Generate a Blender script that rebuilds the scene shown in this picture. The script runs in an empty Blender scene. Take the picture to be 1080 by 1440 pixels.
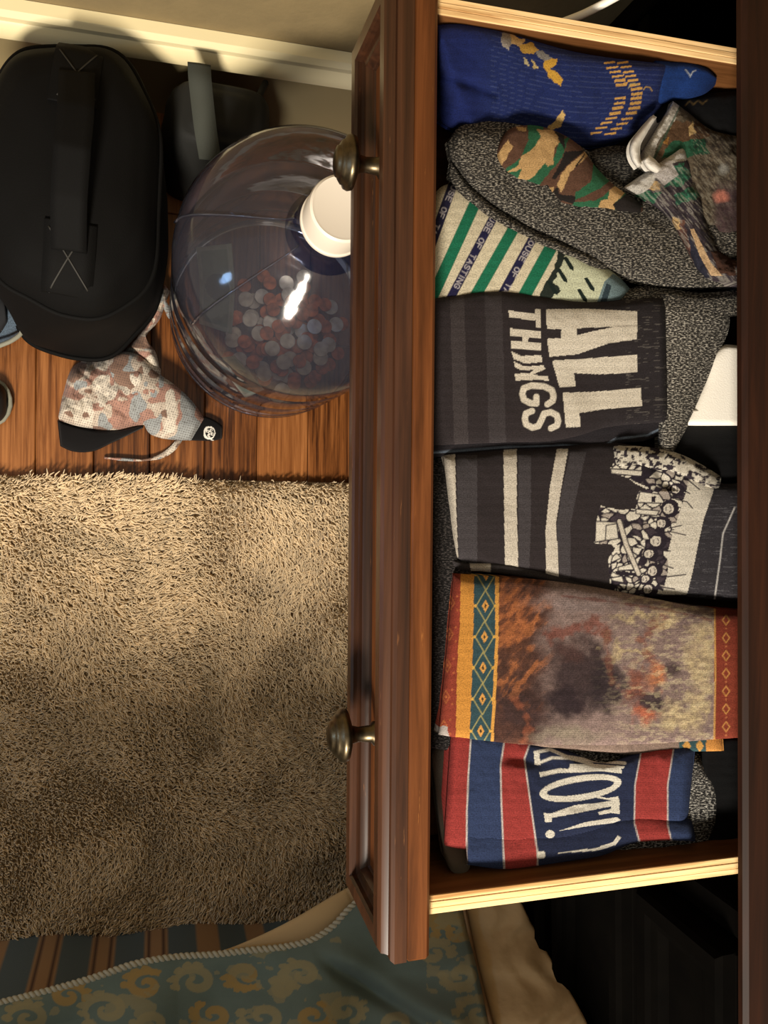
import bpy, math, random
import numpy as np
from mathutils import Matrix, Vector

# ------------------------------------------------------------------ camera, world, lights, exposure
SC = bpy.context.scene
COL = SC.collection
H = 1.167                                   # phone height above the floor (m)
PP = np.array([540., 720.]); NAD = np.array([223., 690.]); VPX = np.array([4830., 770.])
FPX = math.sqrt(-(NAD - PP) @ (VPX - PP))
_dn = np.append(NAD - PP, FPX); _dn /= np.linalg.norm(_dn)
_X = np.append(VPX - PP, FPX); _X /= np.linalg.norm(_X)
_Z = -_dn; _Y = np.cross(_Z, _X)
MC = np.stack([_X, _Y, _Z], 1)              # world -> camera(x right, y down, z forward)
cam = bpy.data.cameras.new('camera'); camo = bpy.data.objects.new('camera', cam); COL.objects.link(camo)
cam.sensor_fit = 'VERTICAL'; cam.sensor_height = 36; cam.lens = FPX * 36 / 1440
cam.clip_start = .01
_r, _d, _f = MC[0], MC[1], MC[2]            # camera axes in world
camo.matrix_world = Matrix(((_r[0], -_d[0], -_f[0], 0), (_r[1], -_d[1], -_f[1], 0), (_r[2], -_d[2], -_f[2], H), (0, 0, 0, 1)))
SC.camera = camo

w = bpy.data.worlds.new('world'); SC.world = w; w.use_nodes = True
w.node_tree.nodes['Background'].inputs[0].default_value = (1, .87, .68, 1)
w.node_tree.nodes['Background'].inputs[1].default_value = .36

def area(name, loc, target, size, power, color):
    l = bpy.data.lights.new(name, 'AREA'); l.shape = 'DISK'; l.size = size; l.energy = power; l.color = color
    o = bpy.data.objects.new(name, l); COL.objects.link(o); o.location = loc
    o.rotation_euler = (Vector(target) - Vector(loc)).to_track_quat('-Z', 'Y').to_euler()
    return o
area('added_blue_light', (-1.5, -.15, 1.0), (.1, .25, .3), .22, 2.2, (.35, .6, 1))  # no such source known; added for bluish highlights in the bottle
area('ceiling_lamp', (-.45, -1.36, 1.74), (.2, 0, .3), .40, 58, (1, .91, .78))
SC.view_settings.view_transform = 'Standard'; SC.view_settings.look = 'None'
SC.view_settings.gamma = 1; SC.view_settings.use_curve_mapping = False
SC.view_settings.exposure = 0.38

# ------------------------------------------------------------------ helpers
def at(u, v, d):
    """point of the room seen at plan-sheet (u, v) at depth d below the phone"""
    u = np.asarray(u, float); v = np.asarray(v, float); d = np.asarray(d, float)
    k = np.stack([u - PP[0], v - PP[1], np.full(np.broadcast(u, v).shape, FPX)], -1) @ MC
    p = k * (d / -k[..., 2])[..., None]
    p = p.copy(); p[..., 2] += H
    return p
def lin(c):
    c = np.asarray(c, float) / 255.
    return np.where(c <= .04045, c / 12.92, ((c + .055) / 1.055) ** 2.4)
def rgba(c): return tuple(lin(c)) + (1,)
RNG = np.random.default_rng(7)
def _hash(ix, iy, s):
    n = (ix * 374761393 + iy * 668265263 + s * 974634777) & 0x7fffffff
    n = ((n ^ (n >> 13)) * 1274126177) & 0x7fffffff
    return ((n ^ (n >> 16)) & 0xffff) / 65535.
def vnoise(x, y, s=0):
    x = np.asarray(x, float); y = np.asarray(y, float)
    ix = np.floor(x).astype(np.int64); iy = np.floor(y).astype(np.int64)
    fx = x - ix; fy = y - iy; fx = fx * fx * (3 - 2 * fx); fy = fy * fy * (3 - 2 * fy)
    a = _hash(ix, iy, s); b = _hash(ix + 1, iy, s); c = _hash(ix, iy + 1, s); e = _hash(ix + 1, iy + 1, s)
    return (a * (1 - fx) + b * fx) * (1 - fy) + (c * (1 - fx) + e * fx) * fy
def fbm(x, y, s=0, o=4):
    t = 0; amp = .5
    for k in range(o): t = t + amp * vnoise(x * 2 ** k, y * 2 ** k, s + k * 17); amp *= .5
    return t / (1 - .5 ** o)
def spline(pts, n):
    p = np.asarray(pts, float)
    if len(p) == 2: return p[0] + (p[1] - p[0]) * np.linspace(0, 1, n)[:, None]
    dl = np.r_[0, np.cumsum(np.linalg.norm(np.diff(p, axis=0), axis=1) + 1e-9)]
    t = np.linspace(0, dl[-1], n)
    m = np.gradient(p, dl, axis=0)
    i = np.clip(np.searchsorted(dl, t, 'right') - 1, 0, len(p) - 2)
    h = (dl[i + 1] - dl[i])[:, None]; x = ((t - dl[i]) / h[:, 0])[:, None]
    return (2*x**3-3*x**2+1)*p[i] + (x**3-2*x**2+x)*h*m[i] + (-2*x**3+3*x**2)*p[i+1] + (x**3-x**2)*h*m[i+1]

def mesh(name, V, F, mat, parent=None, smooth=True, col=None, attr=None, uv=None, origin=None):
    V = np.asarray(V, float)
    if parent is not None: org = np.array(parent['_o'])
    elif origin is not None: org = np.asarray(origin, float)
    else: org = np.array([V[:, 0].mean(), V[:, 1].mean(), V[:, 2].min()])
    me = bpy.data.meshes.new(name)
    me.from_pydata((V - org).tolist(), [], F.tolist() if isinstance(F, np.ndarray) else F)
    if smooth: me.polygons.foreach_set('use_smooth', np.ones(len(me.polygons), bool))
    if col is not None:
        a = me.color_attributes.new('Col', 'FLOAT_COLOR', 'POINT')
        a.data.foreach_set('color', np.c_[col, np.ones(len(col))].astype(np.float32).ravel())
    if attr:
        for k, v in attr.items():
            a = me.attributes.new(k, 'FLOAT', 'POINT'); a.data.foreach_set('value', np.asarray(v, np.float32))
    if uv is not None:
        l = me.uv_layers.new(name='UVMap'); vi = np.empty(len(me.loops), np.int32); me.loops.foreach_get('vertex_index', vi)
        l.data.foreach_set('uv', np.asarray(uv, np.float32)[vi].ravel())
    me.materials.append(mat); me.update()
    o = bpy.data.objects.new(name, me); COL.objects.link(o)
    o['_o'] = org.tolist()
    if parent is not None: o.parent = parent
    else: o.location = org
    return o
def empty(name, loc):
    o = bpy.data.objects.new(name, None); COL.objects.link(o); o.location = loc; o['_o'] = list(map(float, loc)); o.empty_display_size = .02
    return o
def tag(o, label=None, cat=None, group=None, kind=None):
    for k, v in (('label', label), ('category', cat), ('group', group), ('kind', kind)):
        if v: o[k] = v
    return o

class MB:                                    # collects boxes, lathes, tubes into one mesh
    def __init__(s): s.v = []; s.f = []; s.n = 0
    def add(s, V, F):
        V = np.asarray(V, float); s.v.append(V); s.f += [[i + s.n for i in f] for f in F]; s.n += len(V); return s
    def box(s, a, b, bev=.0, rot=None):
        x0, y0, z0 = a; x1, y1, z1 = b
        if bev <= 0:
            V = [(x, y, z) for x in (x0, x1) for y in (y0, y1) for z in (z0, z1)]
            F = [(0,1,3,2),(4,6,7,5),(0,4,5,1),(2,3,7,6),(0,2,6,4),(1,5,7,3)]
        else:
            V = []; idx = {}
            lo = (x0, y0, z0); hi = (x1, y1, z1)
            for sx in (0,1):
                for sy in (0,1):
                    for sz in (0,1):
                        sg = (sx, sy, sz)
                        for ax in range(3):
                            p = [(lo[k] if sg[k] == 0 else hi[k]) for k in range(3)]
                            for k in range(3):
                                if k != ax: p[k] += bev if sg[k] == 0 else -bev
                            idx[sg + (ax,)] = len(V); V.append(p)
            F = []
            for ax in range(3):
                o1, o2 = [k for k in range(3) if k != ax]
                for sd in (0,1):
                    q = []
                    for (i, j) in ((0,0),(1,0),(1,1),(0,1)):
                        g = [0,0,0]; g[ax] = sd; g[o1] = i; g[o2] = j; q.append(idx[tuple(g) + (ax,)])
                    F.append(q)
                for i in (0,1):
                    for j in (0,1):
                        g0 = [0,0,0]; g0[ax] = 0; g0[o1] = i; g0[o2] = j; g1 = list(g0); g1[ax] = 1
                        F.append([idx[tuple(g0)+(o1,)], idx[tuple(g1)+(o1,)], idx[tuple(g1)+(o2,)], idx[tuple(g0)+(o2,)]])
            for sx in (0,1):
                for sy in (0,1):
                    for sz in (0,1): F.append([idx[(sx,sy,sz,k)] for k in range(3)])
        V = np.array(V, float)
        if rot is not None: V = rot(V)
        return s.add(V, F)
    def lathe(s, prof, n=32, T=None, cap=True):
        V = []; F = []
        for r, h in prof:
            for k in range(n):
                a = 2 * math.pi * k / n; V.append((r * math.cos(a), r * math.sin(a), h))
        for i in range(len(prof) - 1):
            for k in range(n):
                F.append((i*n+k, i*n+(k+1) % n, (i+1)*n+(k+1) % n, (i+1)*n+k))
        if cap: F.append(list(range(n))[::-1]); F.append([(len(prof)-1)*n+k for k in range(n)])
        V = np.array(V, float)
        if T is not None: V = T(V)
        return s.add(V, F)
    def tube(s, path, rad, n=8, flat=1.0, caps=True):
        p = np.asarray(path, float); m = len(p); rad = np.broadcast_to(rad, (m,))
        t = np.gradient(p, axis=0); t /= np.linalg.norm(t, axis=1)[:, None] + 1e-12
        ref = np.array([0, 0, 1.]) if abs(t[0][2]) < .9 else np.array([1., 0, 0])
        V = []; b = None
        for i in range(m):
            if b is None: a = np.cross(ref, t[i])
            else: a = np.cross(b, t[i]) if np.linalg.norm(np.cross(b, t[i])) > 1e-6 else a
            a = a / np.linalg.norm(a); b = np.cross(t[i], a)
            for k in range(n):
                g = 2 * math.pi * k / n; V.append(p[i] + rad[i] * (a * math.cos(g) + flat * b * math.sin(g)))
        F = [(i*n+k, i*n+(k+1) % n, (i+1)*n+(k+1) % n, (i+1)*n+k) for i in range(m-1) for k in range(n)]
        if caps: F.append(list(range(n))[::-1]); F.append([(m-1)*n+k for k in range(n)])
        return s.add(V, F)
    def build(s, name, mat, parent=None, smooth=False, **k):
        return mesh(name, np.concatenate(s.v), s.f, mat, parent, smooth, **k)
def smooth_angle(o, deg=40):
    me = o.data; me.polygons.foreach_set('use_smooth', np.ones(len(me.polygons), bool)); me.set_sharp_from_angle(angle=math.radians(deg)); return o

# ------------------------------------------------------------------ materials
class NT:
    def __init__(s, name):
        s.m = bpy.data.materials.new(name); s.m.use_nodes = True; s.t = s.m.node_tree; s.b = s.t.nodes['Principled BSDF']
    def n(s, typ, **k):
        x = s.t.nodes.new(typ)
        for a, b in k.items():
            if a in x.inputs: x.inputs[a].default_value = b
            else: setattr(x, a, b)
        return x
    def l(s, a, b): s.t.links.new(a, b)
    def ramp(s, src, stops):
        r = s.n('ShaderNodeValToRGB'); e = r.color_ramp.elements
        e[0].position, e[0].color = stops[0][0], stops[0][1]; e[1].position, e[1].color = stops[-1][0], stops[-1][1]
        for p, c in stops[1:-1]: x = e.new(p); x.color = c
        s.l(src, r.inputs[0]); return r.outputs[0]
    def bump(s, src, strength, dist=.001):
        b = s.n('ShaderNodeBump', Strength=strength, Distance=dist); s.l(src, b.inputs['Height']); s.l(b.outputs[0], s.b.inputs['Normal']); return b
    def coord(s, kind='Object', scale=(1,1,1), rot=(0,0,0)):
        c = s.n('ShaderNodeTexCoord'); m = s.n('ShaderNodeMapping', Scale=scale, Rotation=rot); s.l(c.outputs[kind], m.inputs[0]); return m.outputs[0]
    def mix(s, fac, a, b, mode='MIX'):
        m = s.n('ShaderNodeMix', data_type='RGBA', blend_type=mode)
        for x, i in ((fac, 0), (a, 6), (b, 7)):
            if hasattr(x, 'is_output'): s.l(x, m.inputs[i])
            else: m.inputs[i].default_value = x
        return m.outputs[2]
def plain(name, c, rough=.6, metal=0, spec=.5, noise=0, nscale=60, bump=0, bscale=300):
    t = NT(name); t.b.inputs['Roughness'].default_value = rough; t.b.inputs['Metallic'].default_value = metal
    t.b.inputs['Specular IOR Level'].default_value = spec
    co = t.coord()
    if noise:
        nz = t.n('ShaderNodeTexNoise', Scale=nscale, Detail=4.); t.l(co, nz.inputs['Vector'])
        c = np.array(c, float)
        t.l(t.ramp(nz.outputs[0], [(.3, rgba(c * (1 - noise))), (.7, rgba(np.minimum(255, c * (1 + noise))))]), t.b.inputs['Base Color'])
    else: t.b.inputs['Base Color'].default_value = rgba(c)
    if bump:
        nb = t.n('ShaderNodeTexNoise', Scale=bscale, Detail=3.); t.l(co, nb.inputs['Vector']); t.bump(nb.outputs[0], bump)
    return t.m
def wood(name, dark, mid, light, rough=.35, scale=(60, 3, 60), wear=None, coat=0.):
    t = NT(name)
    c = t.coord('Object', scale)
    n1 = t.n('ShaderNodeTexNoise', Scale=1.3, Detail=6., Roughness=.65, Distortion=.4); t.l(c, n1.inputs['Vector'])
    oi = t.n('ShaderNodeObjectInfo')
    ad = t.n('ShaderNodeMath', operation='MULTIPLY_ADD'); t.l(oi.outputs['Random'], ad.inputs[0]); ad.inputs[1].default_value = .16; ad.inputs[2].default_value = -.08
    ad2 = t.n('ShaderNodeMath', operation='ADD'); t.l(n1.outputs[0], ad2.inputs[0]); t.l(ad.outputs[0], ad2.inputs[1])
    colr = t.ramp(ad2.outputs[0], [(.32, rgba(dark)), (.5, rgba(mid)), (.70, rgba(light))])
    if wear is not None:
        n2 = t.n('ShaderNodeTexNoise', Scale=1., Detail=5., Roughness=.7); t.l(t.coord('Object', (220, 14, 220)), n2.inputs['Vector'])
        colr = t.mix(t.ramp(n2.outputs[0], [(.66, (0,0,0,1)), (.74, (1,1,1,1))]), colr, rgba(wear))
    t.l(colr, t.b.inputs['Base Color']); t.b.inputs['Roughness'].default_value = rough
    t.b.inputs['Coat Weight'].default_value = coat; t.b.inputs['Coat Roughness'].default_value = .25
    t.bump(n1.outputs[0], .12, .0006)
    t.b.inputs['Specular IOR Level'].default_value = .3
    if coat == 0: t.b.inputs['Specular IOR Level'].default_value = .14
    return t.m
def knit(name, bump=.8, rough=.92, period=1.0, marl_dark=(30, 28, 30), marl_light=(196, 188, 176), speck=.30):
    """cloth whose colour is the woven-in print of the mesh (attribute Col); attribute marl turns on black/white yarn"""
    t = NT(name)
    a = t.n('ShaderNodeVertexColor', layer_name='Col')
    uvm = t.n('ShaderNodeUVMap', uv_map='UVMap')
    mp = t.n('ShaderNodeMapping', Scale=(.25, .54, 1)); t.l(uvm.outputs[0], mp.inputs[0])
    nz = t.n('ShaderNodeTexNoise', Scale=1., Detail=2., Roughness=.6); t.l(mp.outputs[0], nz.inputs['Vector'])
    ma = t.ramp(nz.outputs[0], [(.40, rgba(marl_dark)), (.52, rgba(np.array(marl_dark) * .5 + np.array(marl_light) * .35)), (.62, rgba(marl_light))])
    at_ = t.n('ShaderNodeAttribute', attribute_name='marl')
    c = t.mix(at_.outputs['Fac'], a.outputs[0], ma)
    n2 = t.n('ShaderNodeTexNoise', Scale=.55, Detail=3.); t.l(uvm.outputs[0], n2.inputs['Vector'])
    sp = t.ramp(n2.outputs[0], [(.30, (1 - speck * 1.5,) * 3 + (1,)), (.58, (1, 1, 1, 1))])
    c = t.mix(1., c, sp, 'MULTIPLY')
    t.l(c, t.b.inputs['Base Color']); t.b.inputs['Roughness'].default_value = rough; t.b.inputs['Specular IOR Level'].default_value = .2
    pass
    m2 = t.n('ShaderNodeMapping', Scale=(.9 * period, .9 * period, 1)); t.l(uvm.outputs[0], m2.inputs[0])
    wv = t.n('ShaderNodeTexWave', wave_type='BANDS', bands_direction='Y', Scale=.32, Distortion=1.2, Detail=2.); wv.inputs['Detail Scale'].default_value = 2.
    t.l(m2.outputs[0], wv.inputs['Vector'])
    am = t.n('ShaderNodeMath', operation='ADD'); t.l(wv.outputs[0], am.inputs[0]); t.l(nz.outputs[0], am.inputs[1])
    t.bump(am.outputs[0], bump, .0012)
    return t.m
def vcol(name, rough=.8, bump=0, bscale=200, sheen=0, spec=.12):
    t = NT(name); a = t.n('ShaderNodeVertexColor', layer_name='Col'); t.l(a.outputs[0], t.b.inputs['Base Color'])
    t.b.inputs['Roughness'].default_value = rough; t.b.inputs['Sheen Weight'].default_value = sheen; t.b.inputs['Specular IOR Level'].default_value = spec
    if bump:
        nb = t.n('ShaderNodeTexNoise', Scale=bscale, Detail=3.); t.l(t.coord(), nb.inputs['Vector']); t.bump(nb.outputs[0], bump)
    return t.m
M_KNIT = knit('sock_knit')
M_FRONT = wood('stained_front_wood', (62, 34, 15), (92, 52, 25), (118, 70, 36), .42, (55, 3, 55), (150, 96, 48), .0)
M_DARK = wood('espresso_wood', (26, 12, 5), (38, 18, 8), (52, 26, 12), .55, (55, 3, 55), None, 0.)
M_MOULD = wood('moulding_wood', (36, 20, 11), (56, 32, 18), (74, 44, 26), .33, (70, 3, 70), (140, 92, 54), .1)
M_INSIDE = wood('drawer_inner_wood', (84, 52, 26), (112, 72, 40), (134, 90, 54), .5, (4, 50, 50))
M_PLY = wood('plywood_edge', (170, 126, 76), (232, 194, 138), (246, 216, 166), .6, (5, 130, 130))
M_FLOOR = wood('floor_plank_wood', (62, 32, 13), (122, 72, 34), (164, 106, 58), .3, (150, 5, 150), None, .25)
M_BRASS = plain('aged_bronze', (94, 83, 64), .36, 1., .5, .18, 160)
M_LOWER = plain('shade_black_wood', (4, 3, 2), .9, spec=.03, noise=.3, nscale=40)  # dresser wood coloured near black to stand for deep shade
M_DARKBRASS = plain('shade_dark_bronze', (38, 34, 26), .45, 1.)  # knob bronze darkened in colour for the shade on the lower drawers
M_WALL = plain('wall_paint', (134, 116, 80), .9, bump=.5, bscale=170, noise=.04, nscale=30)
M_BASE = plain('cream_gloss_paint', (240, 224, 176), .38, bump=.04, bscale=40)
M_BLACK = plain('black_nylon', (6, 5, 4), .8, spec=.15, bump=.35, bscale=900)
M_BLACK2 = plain('black_webbing', (7, 6, 5), .75, spec=.15, bump=.4, bscale=1400)
M_GREYBAG = plain('dark_olive_nylon', (15, 15, 11), .8, bump=.3, bscale=900)
M_STRAP = plain('grey_webbing', (62, 65, 58), .8, bump=.5, bscale=1500)
M_CAPW = plain('white_plastic', (226, 214, 196), .42)
M_BLACKCLOTH = plain('black_cotton', (16, 14, 14), .95, bump=.4, bscale=900)
M_TAUPE = plain('taupe_knit', (66, 57, 46), .95, bump=.5, bscale=1200)
M_CHAR = plain('charcoal_knit', (40, 36, 36), .95, noise=.4, nscale=500, bump=.5, bscale=1200)
M_WHITECLOTH = plain('white_cotton', (232, 226, 214), .9, bump=.25, bscale=900)
M_CUFF = plain('white_rib_knit', (196, 190, 180), .95, bump=.5, bscale=1500)
M_DENIM = plain('blue_denim', (70, 84, 98), .9, noise=.25, nscale=700, bump=.4, bscale=1200)
M_DENIMEDGE = plain('faded_denim_seam', (142, 140, 124), .9, bump=.4, bscale=900)
M_VC = vcol('printed_cloth', .85, .25, 900, .1)
M_CORD = plain('white_cable', (226, 220, 206), .35)
M_PENNY = plain('copper_coin', (158, 90, 56), .38, .9, noise=.3, nscale=90)
M_SILVER = plain('nickel_coin', (180, 174, 164), .34, .9, noise=.15, nscale=90)
M_BOOT = plain('black_rubber', (22, 21, 20), .6, bump=.3, bscale=500)

# thin blue-tinted plastic wall of the bottle: lets light through, mirrors at grazing angles
t = NT('blue_bottle_plastic')
t.t.nodes.remove(t.b); out = t.t.nodes['Material Output']
lw = t.n('ShaderNodeLayerWeight', Blend=.35)
tr = t.n('ShaderNodeBsdfTransparent'); t.l(t.ramp(lw.outputs['Facing'], [(.0, (.87, .87, .90, 1)), (.55, (.70, .73, .84, 1)), (1, (.26, .30, .50, 1))]), tr.inputs[0])
df = t.n('ShaderNodeBsdfDiffuse', Color=rgba((132, 132, 150)))
tl = t.n('ShaderNodeBsdfTranslucent', Color=rgba((120, 122, 150)))
m0 = t.n('ShaderNodeMixShader'); m0.inputs[0].default_value = .5; t.l(df.outputs[0], m0.inputs[1]); t.l(tl.outputs[0], m0.inputs[2])
m1 = t.n('ShaderNodeMixShader'); m1.inputs[0].default_value = .17; t.l(tr.outputs[0], m1.inputs[1]); t.l(m0.outputs[0], m1.inputs[2])
gl = t.n('ShaderNodeBsdfGlossy', Roughness=.08)
nb = t.n('ShaderNodeTexNoise', Scale=16., Detail=3.); t.l(t.coord(), nb.inputs['Vector'])
bp = t.n('ShaderNodeBump', Strength=.35, Distance=.004); t.l(nb.outputs[0], bp.inputs['Height']); t.l(bp.outputs[0], gl.inputs['Normal'])
fr = t.n('ShaderNodeFresnel', IOR=1.5)
m2 = t.n('ShaderNodeMixShader'); t.l(fr.outputs[0], m2.inputs[0]); t.l(m1.outputs[0], m2.inputs[1]); t.l(gl.outputs[0], m2.inputs[2])
t.l(m2.outputs[0], out.inputs[0]); M_BOTTLE = t.m
M_NECK = M_BOTTLE.copy(); M_NECK.name = 'thick_blue_neck_plastic'
for nd in M_NECK.node_tree.nodes:
    if nd.type == 'VALTORGB':
        for e_, c_ in zip(nd.color_ramp.elements, ((.42, .48, .66, 1), (.30, .36, .56, 1), (.10, .14, .32, 1))): e_.color = c_
    if nd.type in ('BSDF_DIFFUSE', 'BSDF_TRANSLUCENT'): nd.inputs[0].default_value = rgba((62, 74, 116))

# ------------------------------------------------------------------ print painter (design coordinates in plan-sheet units)
def in_poly(P, x, y):
    P = np.asarray(P, float); r = np.zeros(x.shape, bool); j = len(P) - 1
    for i in range(len(P)):
        xi, yi = P[i]; xj, yj = P[j]
        if yi != yj:
            r ^= ((yi > y) != (yj > y)) & (x < (xj - xi) * (y - yi) / (yj - yi) + xi)
        j = i
    return r
class Paint:
    def __init__(s, u, v, base): s.u = u; s.v = v; s.c = np.tile(lin(base), (len(u), 1)); s.m = np.zeros(len(u))
    def mask(s, k, c, a=1.):
        k = np.asarray(k, float) * a; s.c = s.c * (1 - k[:, None]) + lin(c) * k[:, None]; s.m = s.m * (1 - k)
    def poly(s, P, c, jit=0., a=1., seed=3):
        x, y = s.u, s.v
        if jit: x = x + (vnoise(s.u / 6, s.v / 6, seed) - .5) * jit * 2; y = y + (vnoise(s.u / 6, s.v / 6, seed + 9) - .5) * jit * 2
        s.mask(in_poly(P, x, y), c, a)
    def marl(s, P=None): s.m = np.maximum(s.m, in_poly(P, s.u, s.v) if P is not None else 1.)
    def knit(s, amt=.09, k=2.1):
        r = np.random.default_rng(5).normal(0, amt * .8, len(s.u)); s.c = np.clip(s.c * (1 + (amt * np.sin(s.v * k + .6 * np.sin(s.u / 7)) + r)[:, None]), 0, 1)
    def dist(s, P):
        P = np.asarray(P, float); d = np.full(len(s.u), 1e9)
        for a, b in zip(P[:-1], P[1:]):
            e = b - a; L = e @ e + 1e-9
            t = np.clip(((s.u - a[0]) * e[0] + (s.v - a[1]) * e[1]) / L, 0, 1)
            d = np.minimum(d, np.hypot(s.u - a[0] - t * e[0], s.v - a[1] - t * e[1]))
        return d
    def soft(s, P, wd, c, a=1., sd=0):
        d = s.dist(P) + (fbm(s.u / 9, s.v / 9, 40 + sd, 3) - .5) * wd * 1.6; s.mask(np.clip((wd * .75 - d) / (wd * .6), 0, 1), c, a)
    def line(s, P, wd, c, a=1.): s.mask(np.clip((wd / 2 - s.dist(P)) + .5, 0, 1), c, a)
    def ell(s, cx, cy, rx, ry, c, a=1., soft=0., jit=0., seed=5):
        x, y = s.u, s.v
        if jit: x = x + (fbm(s.u / 14, s.v / 14, seed) - .5) * jit * 2; y = y + (fbm(s.u / 14, s.v / 14, seed + 9) - .5) * jit * 2
        r = np.hypot((x - cx) / rx, (y - cy) / ry)
        s.mask(np.clip((1 - r) / soft, 0, 1) if soft else r < 1, c, a)
    def noise(s, sc, amt, seed=0, ax=1.):
        k = (fbm(s.u / sc, s.v / sc * ax, seed) - .5) * 2 * amt; s.c = np.clip(s.c * (1 + k[:, None]), 0, 1)
FONT = {'H': [[(0,0),(0,1)],[(1,0),(1,1)],[(0,.5),(1,.5)]], 'O': [[(.5,0),(.15,.12),(0,.4),(0,.6),(.15,.88),(.5,1),(.85,.88),(1,.6),(1,.4),(.85,.12),(.5,0)]],
 'U': [[(0,1),(0,.3),(.2,.05),(.5,0),(.8,.05),(1,.3),(1,1)]], 'S': [[(.92,.78),(.75,.96),(.5,1),(.2,.96),(.05,.78),(.15,.58),(.5,.5),(.85,.4),(.95,.22),(.8,.04),(.5,0),(.2,.04),(.05,.22)]],
 'E': [[(1,1),(0,1),(0,0),(1,0)],[(0,.52),(.8,.52)]], 'F': [[(1,1),(0,1),(0,0)],[(0,.52),(.8,.52)]], 'T': [[(0,1),(1,1)],[(.5,1),(.5,0)]],
 'A': [[(0,0),(.5,1),(1,0)],[(.2,.35),(.8,.35)]], 'I': [[(.5,0),(.5,1)]], 'N': [[(0,0),(0,1),(1,0),(1,1)]],
 'G': [[(.95,.8),(.75,.97),(.5,1),(.2,.95),(.03,.7),(.03,.3),(.2,.05),(.5,0),(.8,.05),(.95,.25),(.95,.45),(.6,.45)]], ' ': []}
def write(p, text, start, adv, up, wd, c, cw=.62, gap=.3):
    """stroke lettering: start = foot of the first letter, adv = vector of one letter cell, up = vector of the cap height"""
    start = np.array(start, float); adv = np.array(adv, float); up = np.array(up, float); x = 0.
    for ch in text:
        k = .25 if ch == 'I' else cw
        for st in FONT[ch]:
            p.line([start + adv * (x + k * q[0]) + up * q[1] for q in st], wd, c)
        x += k + gap

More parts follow.
